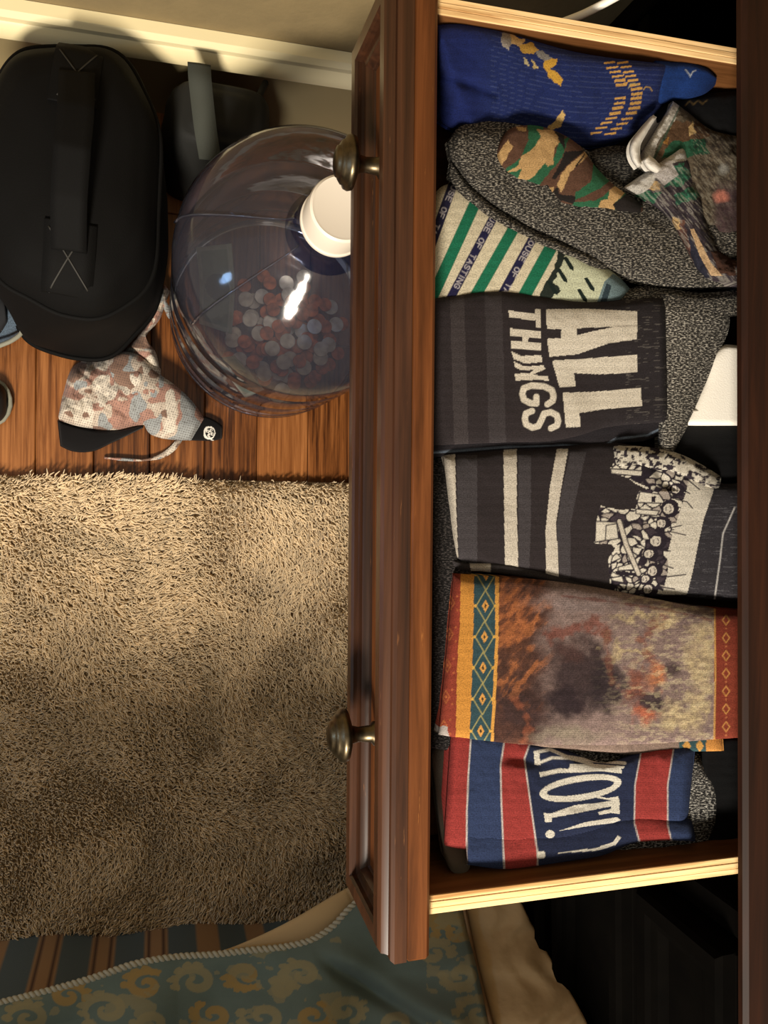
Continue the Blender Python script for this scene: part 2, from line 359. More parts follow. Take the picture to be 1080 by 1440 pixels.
def pile_d(d): return .522 + (np.asarray(d, float) - .54) * .55
def spatch(name, A, B, mat, parent=None, base=.6, th=.03, pw=2.6, **k):
    k.setdefault('skirt', .004)
    return patch(name, A, B, mat, parent, float(pile_d(base)), th * .72, pw, **k)
def patch(name, A, B, mat, parent=None, base=.6, th=.03, pw=2.6, nu=None, nv=None, paint=None, ends=(.12, .12), wr=.0, wsc=30, lift=None, res=1.5, seed=1, skirt=.003, depth=None, wax=1., sheet=False):
    """stuffed cloth piece: outline edges A and B (plan sheet), base depth, thickness; closed underneath"""
    la = np.linalg.norm(np.diff(np.array(A, float), axis=0), axis=1).sum(); lb = np.linalg.norm(np.diff(np.array(B, float), axis=0), axis=1).sum()
    nu = nu or max(8, int(max(la, lb) / res))
    a = spline(A, nu); b = spline(B, nu)
    wdt = np.linalg.norm(a - b, axis=1).max(); nv = nv or max(6, int(wdt / res))
    s = np.linspace(0, 1, nu); t = np.linspace(0, 1, nv)
    # finer spacing near the rims so that the rounded edge is smooth
    tt = .5 - .5 * np.cos(np.pi * t); t = .6 * t + .4 * tt
    pix = a[:, None] * (1 - t)[None, :, None] + b[:, None] * t[None, :, None]
    S, T = np.meshgrid(s, t, indexing='ij'); u = pix[..., 0]; v = pix[..., 1]
    e = (1 - np.abs(2 * T - 1) ** pw) ** (1 / pw)
    L = max(la, lb)
    for k, (en, q) in enumerate(((ends[0], S), (ends[1], 1 - S))):
        if en > 0: x = np.clip(q / en, 0, 1); e = e * np.sqrt(np.clip(1 - (1 - x) ** 2, 0, 1))
    hgt = th * e
    if wr: hgt = hgt + wr * (fbm(u / wsc, v / wsc * wax, seed) - .5) * 2 * np.clip(e * 1.5, 0, 1)
    if lift is not None: hgt = hgt + lift(S, T, u, v) * np.clip(e * 2, 0, 1)
    bd = base if depth is None else depth(S, T, u, v)
    P = at(u, v, bd - hgt)
    V = P.reshape(-1, 3)
    i = np.arange(nu * nv).reshape(nu, nv)
    F = np.stack([i[:-1, :-1], i[1:, :-1], i[1:, 1:], i[:-1, 1:]], -1).reshape(-1, 4)
    # face up?
    f0 = F[len(F) // 2]; nrm = np.cross(V[f0[1]] - V[f0[0]], V[f0[2]] - V[f0[0]])
    ring = np.r_[i[0, :], i[1:, -1], i[-1, -2::-1], i[-2:0:-1, 0]]
    flip = nrm[2] < 0
    if flip: F = F[:, ::-1]
    if sheet:                                 # thin cloth: a back layer behind every point instead of a flat underside
        W = at(u, v, bd + skirt).reshape(-1, 3); k0 = len(V); n = len(ring); R = np.arange(n); R2 = (R + 1) % n
        q = np.stack([ring[R], k0 + ring[R], k0 + ring[R2], ring[R2]], -1)
        if flip: q = q[:, ::-1]
        uu = np.r_[u.ravel(), u.ravel()]; vv = np.r_[v.ravel(), v.ravel()]
        pa = Paint(uu, vv, (128, 128, 128)); pa.S = np.r_[S.ravel(), S.ravel()]; pa.T = np.r_[T.ravel(), T.ravel()]
        if paint: paint(pa)
        return mesh(name, np.r_[V, W], np.r_[F, F[:, ::-1] + k0, q], mat, parent, True, col=pa.c, attr={'marl': pa.m}, uv=np.c_[uu, vv])
    lo = V[ring].copy(); lo[:, 2] -= skirt
    k0 = len(V); n = len(ring)
    VV = np.r_[V, lo]
    R = np.arange(n); R2 = (R + 1) % n
    q = np.stack([ring[R], ring[R2], k0 + R2, k0 + R], -1)
    if flip: q = q[:, ::-1]
    q = q[:, ::-1] if False else q
    FL = F.tolist() + q[:, ::-1].tolist()
    cap = (k0 + R).tolist(); FL.append(cap if not flip else cap[::-1])
    uu = np.r_[u.ravel(), u.ravel()[ring]]; vv = np.r_[v.ravel(), v.ravel()[ring]]
    pa = Paint(uu, vv, (128, 128, 128)); pa.S = np.r_[S.ravel(), S.ravel()[ring]]; pa.T = np.r_[T.ravel(), T.ravel()[ring]]
    if paint: paint(pa)
    return mesh(name, VV, FL, mat, parent, True, col=pa.c, attr={'marl': pa.m}, uv=np.c_[uu, vv])

# ------------------------------------------------------------------ setting
WALLY = .507
flo = MB().box((-1.0, -1.3, -.03), (1.3, .62, -.012)).build('floor', plain('subfloor', (40, 26, 16), .9)); tag(flo, kind='structure')
pm = {}
rr = random.Random(4)
x = -.66; k = 0
while x < 1.0:
    cuts = [-.9, -.9 + rr.uniform(.25, .8), rr.uniform(.05, .45), WALLY + .06] if k % 2 else [-.9, -.9 + rr.uniform(.2, .8), rr.uniform(-.05, .3), WALLY + .06]
    for a, b in zip(cuts[:-1], cuts[1:]):
        MB().box((x + .0004, a + .0004, -.012), (x + .0716, b - .0004, rr.uniform(-.0006, 0)), .0012).build('plank', M_FLOOR, flo)
    x += .072; k += 1
wl = MB().box((-1.0, WALLY + .012, -.03), (1.3, WALLY + .11, 1.6)).build('wall_back', M_WALL); tag(wl, kind='structure')
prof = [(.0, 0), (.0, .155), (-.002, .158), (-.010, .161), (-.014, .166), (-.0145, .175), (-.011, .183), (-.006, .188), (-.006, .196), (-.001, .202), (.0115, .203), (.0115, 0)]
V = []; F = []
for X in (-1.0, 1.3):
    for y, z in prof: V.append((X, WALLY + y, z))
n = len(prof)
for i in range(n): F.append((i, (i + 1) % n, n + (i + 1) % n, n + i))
bb = mesh('baseboard_back', V, F, M_BASE, smooth=False); bb.data.materials.append(plain('shaded_board_colour', (158, 144, 104), .5, bump=.04, bscale=40)); bb.data.polygons[0].material_index = 1; smooth_angle(bb, 35); tag(bb, kind='structure')  # flat face of the cream board darkened in colour to stand for shade

# ------------------------------------------------------------------ dresser with the pulled-out drawer
RD = math.radians(1.9)
def rotd(V):                                 # the dresser stands a little askew
    V = np.array(V, float); c, s_ = math.cos(RD), math.sin(RD)
    x = V[:, 0] - .377; y = V[:, 1]
    return np.c_[.377 + c * x - s_ * y, s_ * x + c * y, V[:, 2]]
dr = empty('dresser', (.65, -.25, 0))
tag(dr, 'dark brown wooden dresser along the right edge with one drawer pulled open', 'dresser')
DT, FX, BX = .680, .412, .86                  # top height, face, back
Y0, Y1 = -1.02, .440
top = MB().box((.3900, Y0 - .02, DT - .0105), (BX, Y1 + .012, DT), .003, rotd).build('top_board', M_DARK, dr)
MB().box((.3975, Y0 - .018, DT - .0155), (.408, Y1 + .010, DT - .0107), .0012, rotd).build('edge_bead', M_DARK, dr)
for ya, yb in ((Y1 - .022, Y1), (Y0, Y0 + .022), (-.332, -.308)):
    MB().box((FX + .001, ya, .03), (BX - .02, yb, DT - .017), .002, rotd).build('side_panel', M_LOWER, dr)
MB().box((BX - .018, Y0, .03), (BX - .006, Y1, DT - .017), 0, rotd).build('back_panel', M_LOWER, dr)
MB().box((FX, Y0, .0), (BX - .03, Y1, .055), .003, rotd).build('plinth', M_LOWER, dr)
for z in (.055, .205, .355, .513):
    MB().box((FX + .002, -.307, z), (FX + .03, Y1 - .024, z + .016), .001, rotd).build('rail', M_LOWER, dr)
def knob(x, y, z, mat, parent, tf=None, sc=1.):
    pr = [(.0, 0), (.0085, 0), (.0085, .003), (.006, .005), (.0052, .014), (.0065, .019), (.012, .0205), (.0178, .0225), (.0186, .0255), (.0176, .028), (.0150, .0292), (.0148, .0305), (.0120, .0325), (.0108, .0328), (.0104, .0342), (.007, .0356), (.003, .0363), (.0, .0364)]
    def T(V): 
        P = np.c_[x - V[:, 2] * sc, y + V[:, 1] * sc, z + V[:, 0] * sc]
        return tf(P) if tf else P
    o = MB().lathe(pr, 36, T, cap=False).build('knob', mat, parent, True); return o
def front(parent, x, ya, yb, za, zb, tf, mats, name='drawer_front'):
    """framed drawer front: slab, bevelled frame, stepped moulding round a sunk panel; face looks to -X"""
    o = MB().box((x + .014, ya, za), (x + .0335, yb, zb), .002, tf).build(name, mats[0], parent)
    fr = MB()
    def ring(pr, mat, nm, par):
        V = []; F = []
        for off, dx in pr:
            for (Y, Z) in ((ya + off, za + off), (yb - off, za + off), (yb - off, zb - off), (ya + off, zb - off)): V.append((x + dx, Y, Z))
        for i in range(len(pr) - 1):
            for k in range(4): F.append((i*4 + k, i*4 + (k+1) % 4, (i+1)*4 + (k+1) % 4, (i+1)*4 + k))
        V = tf(np.array(V)) if tf else np.array(V)
        q = mesh(nm, V, F, mat, par, False); smooth_angle(q, 32); return q
    return o, ring
# lower, closed drawers (deep shade put into their colour) and the neighbour column
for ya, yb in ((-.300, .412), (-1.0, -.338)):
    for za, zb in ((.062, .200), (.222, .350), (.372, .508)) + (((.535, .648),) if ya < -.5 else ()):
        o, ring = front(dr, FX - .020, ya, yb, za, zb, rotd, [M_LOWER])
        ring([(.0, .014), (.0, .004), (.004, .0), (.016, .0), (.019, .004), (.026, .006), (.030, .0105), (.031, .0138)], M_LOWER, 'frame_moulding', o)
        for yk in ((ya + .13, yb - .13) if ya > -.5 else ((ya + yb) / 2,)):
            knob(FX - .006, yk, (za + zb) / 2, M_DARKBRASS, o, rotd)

# the open drawer
RW = math.radians(.55)
def rotw(V):
    V = np.array(V, float); c, s_ = math.cos(RW), math.sin(RW)
    x = V[:, 0] - .172; y = V[:, 1]
    return np.c_[.172 + c * x - s_ * y, s_ * x + c * y, V[:, 2]]
ZT, ZB = H - .511, H - .621
drawer = MB().box((.1565, -.3055, ZB), (.1725, .338, ZT), .0022, rotw).build('drawer', M_FRONT, dr)
drawer['label'] = 'pulled out drawer, brown front with worn moulding and two bronze knobs'
def wring(pr, nm, mat, ya=-.3055, yb=.338, za=ZB, zb=ZT, x=.1385):
    V = []; F = []
    for off, dx in pr:
        for (Y, Z) in ((ya + off, za + off), (yb - off, za + off), (yb - off, zb - off), (ya + off, zb - off)): V.append((x + dx, Y, Z))
    for i in range(len(pr) - 1):
        for k in range(4): F.append((i*4 + k, i*4 + (k+1) % 4, (i+1)*4 + (k+1) % 4, (i+1)*4 + k))
    q = mesh(nm, rotw(np.array(V)), F, mat, drawer, False); return smooth_angle(q, 30)
wring([(.0005, .0182), (.0004, .0100), (.0022, .0075), (.0046, .0068), (.0054, .0045), (.0058, .0022), (.0085, .0002), (.014, .0), (.0185, .0003)], 'frame', M_MOULD)
wring([(.0185, .0003), (.0200, .0022), (.0202, .0052), (.0225, .0066), (.0262, .0070), (.0282, .0095), (.0288, .0122), (.0312, .0137), (.034, .0141)], 'inner_moulding', M_MOULD)
MB().box((.1520, -.3055 + .030, ZB + .030), (.1568, .338 - .030, ZT - .030), 0, rotw).build('panel', M_FRONT, drawer)
knob(.1520, -.1695, H - .566, M_BRASS, drawer); knob(.1500, .2290, H - .566, M_BRASS, drawer)
SZ = H - .520
def plybox(a, b, nm, mat): return MB().box(a, b, .0008, rotw).build(nm, mat, drawer)
for ya, yb in ((.3135, .3250), (-.2800, -.2672)):
    plybox((.1726, ya, ZB + .002), (.640, yb, SZ - .0012), 'side', M_INSIDE)
    for k in range(3):                        # plies of the raw top edge
        h_ = (yb - ya) / 3
        MB().box((.1727, ya + k*h_ + .0001, SZ - .0014), (.640, ya + (k+1)*h_ - .0001, SZ + (0, .0003, -.0002)[k]), .0003, rotw).build('ply', M_PLY, drawer)
plybox((.628, -.2670, ZB + .012), (.640, .3130, SZ), 'back', M_INSIDE)
plybox((.1727, -.2670, H - .6165), (.628, .3130, H - .6110), 'bottom', M_INSIDE)

# ------------------------------------------------------------------ socks in the drawer
def root(name, u, v, d, label, cat='sock', group=None):
    return tag(empty(name, at(u, v, d)), label, cat, group)
INK = (50, 43, 45); BLUE = (26, 40, 100); MRL = (90, 86, 84)

# --- blue sock
def p_blue(p):
    p.mask(np.ones(len(p.u)), (30, 44, 100))
    k = vnoise(p.u / 60, p.v / 60, 3)
    rib = (np.sin((p.v + 14 * np.sin(p.u / 46.) * (p.u < 800) - .05 * p.u) * 2 * math.pi / 7.2) > .86) & (p.u > 690)
    p.mask(rib * (.4 + .5 * vnoise(p.u / 3, p.v / 2, 8)), (92, 104, 146), .42)
    p.mask(np.clip((690 - p.u) / 30, 0, 1), (27, 41, 106), .8)
    for P, c in (([(706,47),(716,44),(722,60),(716,68),(706,58)], (150,140,132)), ([(716,46),(728,50),(738,58),(730,66),(720,60)], (214,176,120)),
                 ([(728,64),(748,60),(758,70),(750,76),(736,76)], (206,160,72)), ([(752,70),(772,76),(784,86),(776,92),(760,84)], (140,136,132)),
                 ([(766,86),(776,80),(785,84),(780,92),(776,98),(786,106),(793,114),(788,121),(778,114),(768,104),(764,94)], (220,168,66)),
                 ([(735,80),(742,84),(746,92),(738,90)], (196,180,140)), ([(747,82),(753,88),(757,98),(750,94)], (206,180,120)),
                 ([(704,56),(712,62),(718,72),(708,66)], (170,160,150)),
                 ([(764,184),(780,172),(788,160),(793,154),(793,168),(788,178),(776,184),(764,188)], (222,184,116))):
        p.poly(P, c, 2.2)
    for cs in (((857,88),(861,95),(865,101),(869,107),(872,113),(874,119),(874,125),(873,132),(872,138),(871,145),(869,152),(865,159),(860,166),(853,173),(846,180),(838,187)),
               ((876,88),(880,94),(884,101),(887,107),(890,113),(893,119),(895,125),(896,132),(895,138),(894,145),(892,152),(888,159),(882,167),(875,174),(867,181),(858,188))):
        for i, (a, b) in enumerate(cs):
            if 6 <= i <= 7 and cs[0][0] < 860: continue
            hh = 3.9 if 3 < i < 12 else 2.8
            p.poly([(a-8, b-hh/2+1), (a+8, b-hh/2-1), (a+8, b+hh/2-1), (a-8, b+hh/2+1)], (226, 172, 92))
    p.line([(884,124),(886,118),(892,117),(897,120)], 1.3, (170,160,120)); p.line([(905,126),(908,122),(914,123),(917,128)], 1.4, (200,160,80))
r = root('sock', 780, 120, .61, 'royal blue ribbed sock with gold dashes along the drawer\'s far plywood side')
spatch('leg', [(612,36),(640,33),(680,38),(720,48),(760,60),(800,71),(850,80),(900,86),(942,90)], [(612,168),(640,184),(690,195),(740,201),(790,207),(840,206),(880,196),(910,172),(935,148)], M_KNIT, r, .603, .030, 2.2, paint=p_blue, depth=lambda S,T,u,v: .531 + .030 * np.clip(T * 1.3, 0, 1) ** 1.2, ends=(.10,.06), wr=.003, wsc=45,
      lift=lambda S,T,u,v: .006*np.exp(-((u-640-(v-120)*.4)/16)**2) - .006*np.exp(-((v-(118+.35*(u-660)))/9)**2)*((u<700)))
def p_toe(p):
    p.mask(np.ones(len(p.u)), (24, 58, 124)); p.noise(20, .12)
    for P in ([(964,98),(969,104),(971,108)], [(971,107),(974,101),(978,99)]): p.line(P, 1.5, (190,196,204))
spatch('toe', [(918,84),(945,86),(975,88),(995,96),(1008,110)], [(920,150),(945,143),(970,140),(992,132),(1006,120)], M_KNIT, r, .600, .026, 2.2, paint=p_toe, depth=lambda S,T,u,v: .536 + .018 * T, ends=(.15,.35), wr=.002, wsc=25)

# --- black socks in the gaps
def p_black(p):
    p.mask(np.ones(len(p.u)), (9, 9, 11)); p.noise(12, .3)
def p_black_gold(p):
    p_black(p); p.line([(964,148),(970,142),(975,147),(982,141),(988,146),(994,141)], 2.2, (120,96,54))
r = spatch('sock', [(925,150),(960,136),(1000,130),(1060,124)], [(915,215),(960,210),(1010,205),(1060,205)], M_KNIT, None, .606, .026, paint=p_black_gold, wr=.002)
tag(r, 'black sock tucked between the blue toe and the white camouflage cuff', 'sock')
# --- marled sock lying under the camouflage cuff
def p_marl(p): p.marl()
r = spatch('sock', [(820,215),(860,205),(900,208),(930,220)], [(845,262),(870,280),(905,285),(930,270)], knit('dark_marl_knit', marl_dark=(18,17,17), marl_light=(110,106,98)), None, .605, .034, paint=p_marl, wr=.001)
tag(r, 'dark grey marled sock showing in the small gap below the blue sock', 'sock')

# --- striped sock with lettering
def p_house(p):
    p.mask(np.ones(len(p.u)), (232, 220, 190)); p.noise(5, .07)
    stripes = [((636,262),(608,340),13,(38,36,66)), ((668,286),(617,398),16,(30,120,88)), ((694,306),(631,424),12,(36,34,72)), ((722,322),(663,426),16,(30,120,88)), ((750,334),(699,426),12,(36,34,72)), ((778,342),(733,424),18,(30,120,88))]
    for a, b, wd, c in stripes:
        a = np.array(a, float); b = np.array(b, float); p.line([a - (b-a)*.5, a, b, b + (b-a)*.3], wd, c)
    for (a, b), tx in (((699.,300.), (626.,433.)), ) and [(((700.,296.),(626.,434.)),'HOUSE OF TASTING'), (((751.,334.),(682.,456.)),'HOUSE OF TASTING'), (((640.,262.),(572.,400.)),'HOUSE OF TASTING')]:
        pass
    for a, b in (((702.,291.),(636.,415.)), ((752.,332.),(686.,456.)), ((646.,246.),(584.,386.))):
        a = np.array(a); b = np.array(b); dr_ = (b - a) / np.linalg.norm(b - a); up = np.array([dr_[1], -dr_[0]])
        write(p, 'HOUSE OF TASTING', a - up*3.6, dr_*9.6, up*7.2, 1.35, (206,198,200), .62, .26)
    R = [(780,338),(812,350),(850,372),(885,400),(892,440),(744,440)]
    p.poly([(766,420),(792,348),(850,368),(880,395),(850,440),(740,440)], (216,220,188))
    p.poly([(752,440),(762,408),(778,380),(786,352),(796,354),(788,376),(778,398),(790,408),(776,420),(772,440)], (40,48,42), 2.)
    for cx, cy, sl in ((800,371,1),(791,388,1),(777,405,1),(829,400,1),(819,416,1),(812,384,0)):
        if sl: p.poly([(cx-8,cy-9),(cx-3,cy-10),(cx+7,cy+5),(cx+7,cy+10),(cx+1,cy+7)], (26,40,36))
    p.poly([(838,430),(850,396),(862,385),(892,405),(892,440)], (120,142,146)); p.poly([(844,425),(853,398),(860,402),(852,428)], (50,66,74))
r = spatch('sock', [(598,318),(622,262),(650,256),(700,288),(760,322),(820,352),(860,378),(890,410)], [(598,440),(640,446),(690,446),(740,446),(780,442),(820,438),(860,430),(886,418)], M_KNIT, None, .6045, .034, 2.6, paint=p_house, ends=(.04,.12), wr=.0015, wsc=40, res=1.2)
tag(r, 'cream sock with green and navy lettered stripes reading HOUSE OF', 'sock')

# --- big grey marled sock with camouflage panel
CAM = dict(tan=(206,166,112), brown=(100,70,54), green=(48,104,72), black=(36,30,28))
def px4(P, s=4.909, ox=680, oy=160): return [(ox + a / s, oy + b / s) for a, b in P]
def p_camo(p):
    p.mask(np.ones(len(p.u)), CAM['brown'])
    q = lambda P, c: p.poly(px4(P), CAM[c], 1.0)
    q([(300,60),(420,80),(400,150),(300,300),(420,420),(250,500),(130,420),(160,380),(260,300),(310,180)], 'green')
    q([(520,200),(600,150),(540,300),(440,420),(360,520),(240,480),(300,420),(420,340),(480,320)], 'green')
    q([(760,340),(900,440),(800,520),(620,600),(640,540),(740,470)], 'green'); q([(930,480),(1100,640),(900,700),(560,680),(620,610),(780,600),(880,520)], 'green')
    q([(80,300),(165,180),(200,230),(160,310),(120,365)], 'tan')
    q([(365,110),(480,110),(530,190),(490,240),(480,350),(440,360),(420,340),(350,430),(280,470),(230,460),(270,380),(160,410),(240,350),(260,290),(320,260),(400,160)], 'tan')
    q([(225,90),(300,95),(290,120),(240,115)], 'tan')
    q([(710,250),(745,265),(660,350),(600,400),(540,540),(505,500),(540,410),(630,320)], 'tan'); q([(415,540),(440,510),(490,505),(470,560),(430,570)], 'tan')
    q([(790,660),(810,600),(860,590),(870,520),(920,500),(985,540),(900,620),(910,680),(800,690)], 'tan')
    q([(490,120),(560,150),(560,250),(530,200)], 'black'); q([(560,260),(700,250),(620,320),(540,400),(490,460),(470,440),(520,360)], 'black')
    q([(640,350),(700,270),(690,300),(640,375)], 'black'); q([(480,540),(510,500),(530,560),(640,570),(620,620),(520,600)], 'black'); q([(890,630),(1000,540),(1090,620),(1090,700),(920,680)], 'black')
    p.noise(4, .06)
r = root('sock', 830, 310, .61, 'thick grey marled sock with a tan and green camouflage panel')
M_MARL = knit('grey_marl_knit', marl_dark=(28,26,25), marl_light=(170,162,148), bump=.8)
spatch('lower_fold', [(634,222),(655,250),(700,292),(760,326),(820,352),(870,372)], [(630,250),(652,282),(700,318),(750,345),(806,368),(850,396)], M_MARL, r, .592, .022, 2.2, paint=p_marl, wr=.002, wsc=18)
spatch('foot', [(628,200),(648,176),(680,170),(730,174),(790,190),(840,222),(890,260),(950,285),(1060,300)], [(632,222),(660,262),(700,296),(750,326),(800,350),(850,378),(900,398),(960,405),(1060,400)], M_MARL, r, .590, .034, 2.2, paint=p_marl, wr=.003, wsc=22, ends=(.12,.02), seed=4)
spatch('camouflage_panel', [(697,214),(704,196),(716,182),(742,176),(785,186),(815,205),(838,235),(866,262),(905,288)], [(699,226),(708,240),(722,252),(746,266),(775,282),(805,292),(840,299),(872,300),(905,300)], M_KNIT, r, .560, .018, 2.2, paint=p_camo, wr=.002, wsc=26, ends=(.08,.12), skirt=.014)
# marled strip right below, above the lettered sock
r = spatch('sock', [(868,412),(900,402),(940,404),(975,410),(1060,404)], [(860,440),(900,450),(940,450),(980,450),(1060,440)], M_MARL, None, .606, .03, paint=p_marl, wr=.002)
tag(r, 'dark marled sock edge in the gap above the lettered black sock', 'sock')

# --- camouflage socks with white cuffs
def p_cam2(p, seed=1):
    p.mask(np.ones(len(p.u)), (104, 92, 76))
    p.noise(9, .25, 2)
    for P, c in (([(946,170),(985,172),(1000,190),(960,212),(940,225),(925,215)], (98,72,50)), ([(936,170),(944,168),(942,182),(936,184)], (190,160,110)), ([(968,178),(975,170),(978,185),(970,194)], (196,164,112)),
                 ([(945,200),(990,195),(1000,215),(960,222),(930,222)], (44,92,66)), ([(930,200),(942,190),(940,205)], (170,120,60))): p.poly(P, c, 2.)
    st = vnoise(p.u * .12 + p.v * .10, p.u * .5 - p.v * .45, 5)
    p.mask((st > .62) * (p.u > 975), (150, 142, 124), .55); p.mask((st < .3) * (p.u > 975), (44, 38, 40), .6)
    p.mask(np.clip((p.u - 1000) / 10, 0, 1) * np.clip((p.v - 250) / 20, 0, 1), (78, 56, 62), .75)
    p.ell(1015, 276, 14, 10, (206, 130, 110), 1., .6, 4); p.ell(1016, 238, 10, 10, (170, 168, 160), .8, .7, 4)
    p.line([(996,338),(1010,346),(1020,352),(1035,358)], 7, (214,206,190))
    p.mask(p.S < .085 + .02 * np.sin(p.T * 9), (206,200,190)); p.mask((p.S > .085) * (p.S < .10), (60,84,66), .8)
def p_cam3(p):
    p.mask(np.ones(len(p.u)), (72, 62, 66)); 
    q = lambda P, c, j=2.: p.poly(P, c, j)
    q([(890,246),(905,242),(928,258),(928,268),(905,264),(890,262)], (208,172,118)); q([(878,262),(900,266),(930,272),(920,285),(885,278)], (44,108,76)); q([(948,212),(965,206),(965,224),(952,228)], (208,172,118))
    q([(935,240),(962,228),(972,250),(955,262),(935,262)], (60,122,92), 3); q([(945,272),(975,262),(985,276),(952,288)], (56,116,88), 3)
    q([(945,310),(962,310),(970,345),(990,370),(975,372),(955,350)], (112,78,66)); q([(946,306),(954,306),(958,322),(948,324)], (206,170,116))
    st = vnoise((p.u * .5 - p.v * .42), (p.u * .06 + p.v * .07), 7)
    sel = (p.u + p.v * .35 > 1015)
    p.mask((st > .60) * (p.v > 235), (176, 170, 158), .42); p.mask((st < .34) * (p.v > 225), (34, 30, 42), .62)
    p.poly([(970,322),(976,322),(990,350),(1000,370),(1016,388),(1000,388),(985,362)], (204,170,130)); p.poly([(968,330),(985,360),(998,390),(985,392),(972,360)], (44,44,58), 1.)
    p.poly([(1000,352),(1035,362),(1035,386),(1012,386)], (86,58,46), 2.)
    p.mask(p.S < .075 + .03 * np.sin(p.T * 7 + 2), (206,200,190)); p.mask((p.S < .15) * (np.abs(p.T - .42) < .16), (190,182,176))
r = root('sock_pair', 960, 270, .6, 'camouflage socks with white cuff edges under the dresser rail', 'socks')
spatch('leg', [(946,142),(968,158),(1000,182),(1030,190),(1070,196)], [(888,236),(925,262),(960,300),(1000,345),(1070,400)], M_KNIT, r, .577, .024, 2.4, paint=p_cam2, ends=(.05,.02), wr=.004, wsc=20, skirt=.02)
spatch('leg', [(962,204),(972,235),(986,280),(1000,330),(1018,356),(1060,372)], [(876,264),(905,280),(938,306),(962,345),(985,384),(1060,400)], M_KNIT, r, .558, .022, 2.4, paint=p_cam3, ends=(.06,.02), wr=.004, wsc=16, skirt=.02)
def band(name, P, W, dd, mat, parent, th=.008, base_add=.004):
    q = spline(P, 40); tg_ = np.gradient(q, axis=0); tg_ /= np.linalg.norm(tg_, axis=1)[:, None]; nn = np.c_[-tg_[:, 1], tg_[:, 0]]
    wd = spline(np.c_[np.linspace(0, 1, len(W)), W], 40)[:, 1:]
    dd = np.array(dd, float)
    def dep(S, T, u, v): return np.interp(S, np.linspace(0, 1, len(dd)), dd) + base_add
    return patch(name, (q - nn * wd / 2).tolist(), (q + nn * wd / 2).tolist(), mat, parent, th=th, pw=2.2, ends=(.06, .06), depth=dep, skirt=.004, res=1.2, wr=.0008, wsc=8)
for P, W, D in (([(921,163),(905,185),(893,206),(894,222),(900,234)], [6,11,14,15,10], [.531,.527,.524,.523,.524]),
                ([(908,222),(917,232),(928,240)], [13,17,12], [.518,.5165,.518])):
    o = band('cuff', P, W, D, M_CUFF, r); o['label'] = 'white cuff edge'

# --- white folded cloth and black cloth under the dresser's edge
r = spatch('folded_cloth', [(958,600),(985,545),(1012,488),(1020,484)], [(1090,600),(1090,560),(1090,520),(1090,490)], M_WHITECLOTH, None, .600, .022, 4, ends=(.05,.05), res=4)
MB().tube(at(np.array([962.,1000,1085]), np.array([578.,577,579]), .5415), .0006, 6).build('seam', plain('seam_thread', (150,142,130), .9), r)
tag(r, 'white folded cloth with a seam beside the grey marled foot', 'cloth')
r = spatch('sock', [(930,600),(960,594),(1000,592),(1090,592)], [(940,668),(965,680),(1000,690),(1090,690)], M_KNIT, None, .606, .020, paint=p_black, wr=.001, res=3)
tag(r, 'black sock lying in the gap below the white folded cloth', 'sock')

# --- ALL THINGS socks
def c7(P): return [(720 + a / 5.684, 420 + b / 5.684) for a, b in P]
WHT = (230, 220, 202)
def p_all(p):
    p.mask(np.ones(len(p.u)), INK)
    for a, b, c in ((635,655,(68,61,62)), (684,708,(64,58,60))):
        off = (p.v - 500) * .03; p.mask((p.u > a + off) & (p.u < b + off), c)
    p.mask(np.clip((p.u - 800) / 130, 0, 1), (40, 38, 42), .5)
    st = vnoise(p.u / 14, p.v * 1.1, 4); p.mask((st > .80) * (p.u > 880), (120, 114, 108), .5)
    p.poly(c7([(270,85),(590,80),(1000,100),(1000,325),(780,355),(520,445),(300,465),(280,320),(390,315),(395,245),(280,240)]), WHT)
    p.poly(c7([(515,238),(830,222),(640,262),(520,292)]), INK)
    p.line(c7([(820,222),(1000,216)]), .9, (150,140,128))
    p.poly(c7([(320,495),(590,480),(1000,445),(1005,590),(700,605),(495,595),(510,700),(380,708)]), WHT)
    p.poly(c7([(405,752),(640,745),(1030,715),(1040,860),(720,885),(540,915),(548,1025),(430,1030)]), WHT)
    e = lambda P: [(600 + a / 2.25, 400 + b / 2.25) for a, b in P]
    p.poly(e([(343,78),(361,78),(361,136),(345,136)]), WHT); p.poly(e([(258,82),(343,92),(343,114),(262,104)]), WHT)
    p.poly(e([(264,138),(362,148),(362,172),(264,162)]), WHT); p.poly(e([(266,178),(362,186),(362,208),(268,202)]), WHT); p.poly(e([(303,155),(322,158),(322,190),(303,188)]), WHT)
    p.poly(e([(267,212),(300,226),(363,224),(366,246),(312,250),(276,236)]), WHT)
    p.poly(e([(276,244),(310,260),(369,256),(376,268),(332,286),(384,290),(386,304),(330,302),(282,304),(278,282),(326,280),(340,270),(300,272),(280,262)]), WHT)
    write(p, 'G', (600 + 302/2.25, 400 + 316/2.25), np.array([.5, 27]) / .62, (44, 3), 8.6, WHT)
    write(p, 'S', (600 + 310/2.25, 400 + 396/2.25), np.array([.5, 26]) / .62, (47, 3), 8.6, WHT)
    p.knit(.06)
r = root('sock_pair', 780, 520, .6, 'black socks with white lettering ALL THINGS and a grey marled foot', 'socks')
def p_ink(p):
    p.mask(np.ones(len(p.u)), (44, 40, 44))
    p.line([(606,637),(711,629),(800,626),(840,632),(867,617),(911,612),(938,598)], 2.6, (132,146,164));  # highlight on the folded edge painted in as a blue-grey line
spatch('inner_sock', [(604,440),(700,440),(800,440),(938,440)], [(604,644),(660,640),(711,636),(800,634),(842,640),(868,625),(911,619),(945,603)], M_KNIT, r, .594, .016, 3, paint=p_ink, ends=(.02,.02), res=2.5)
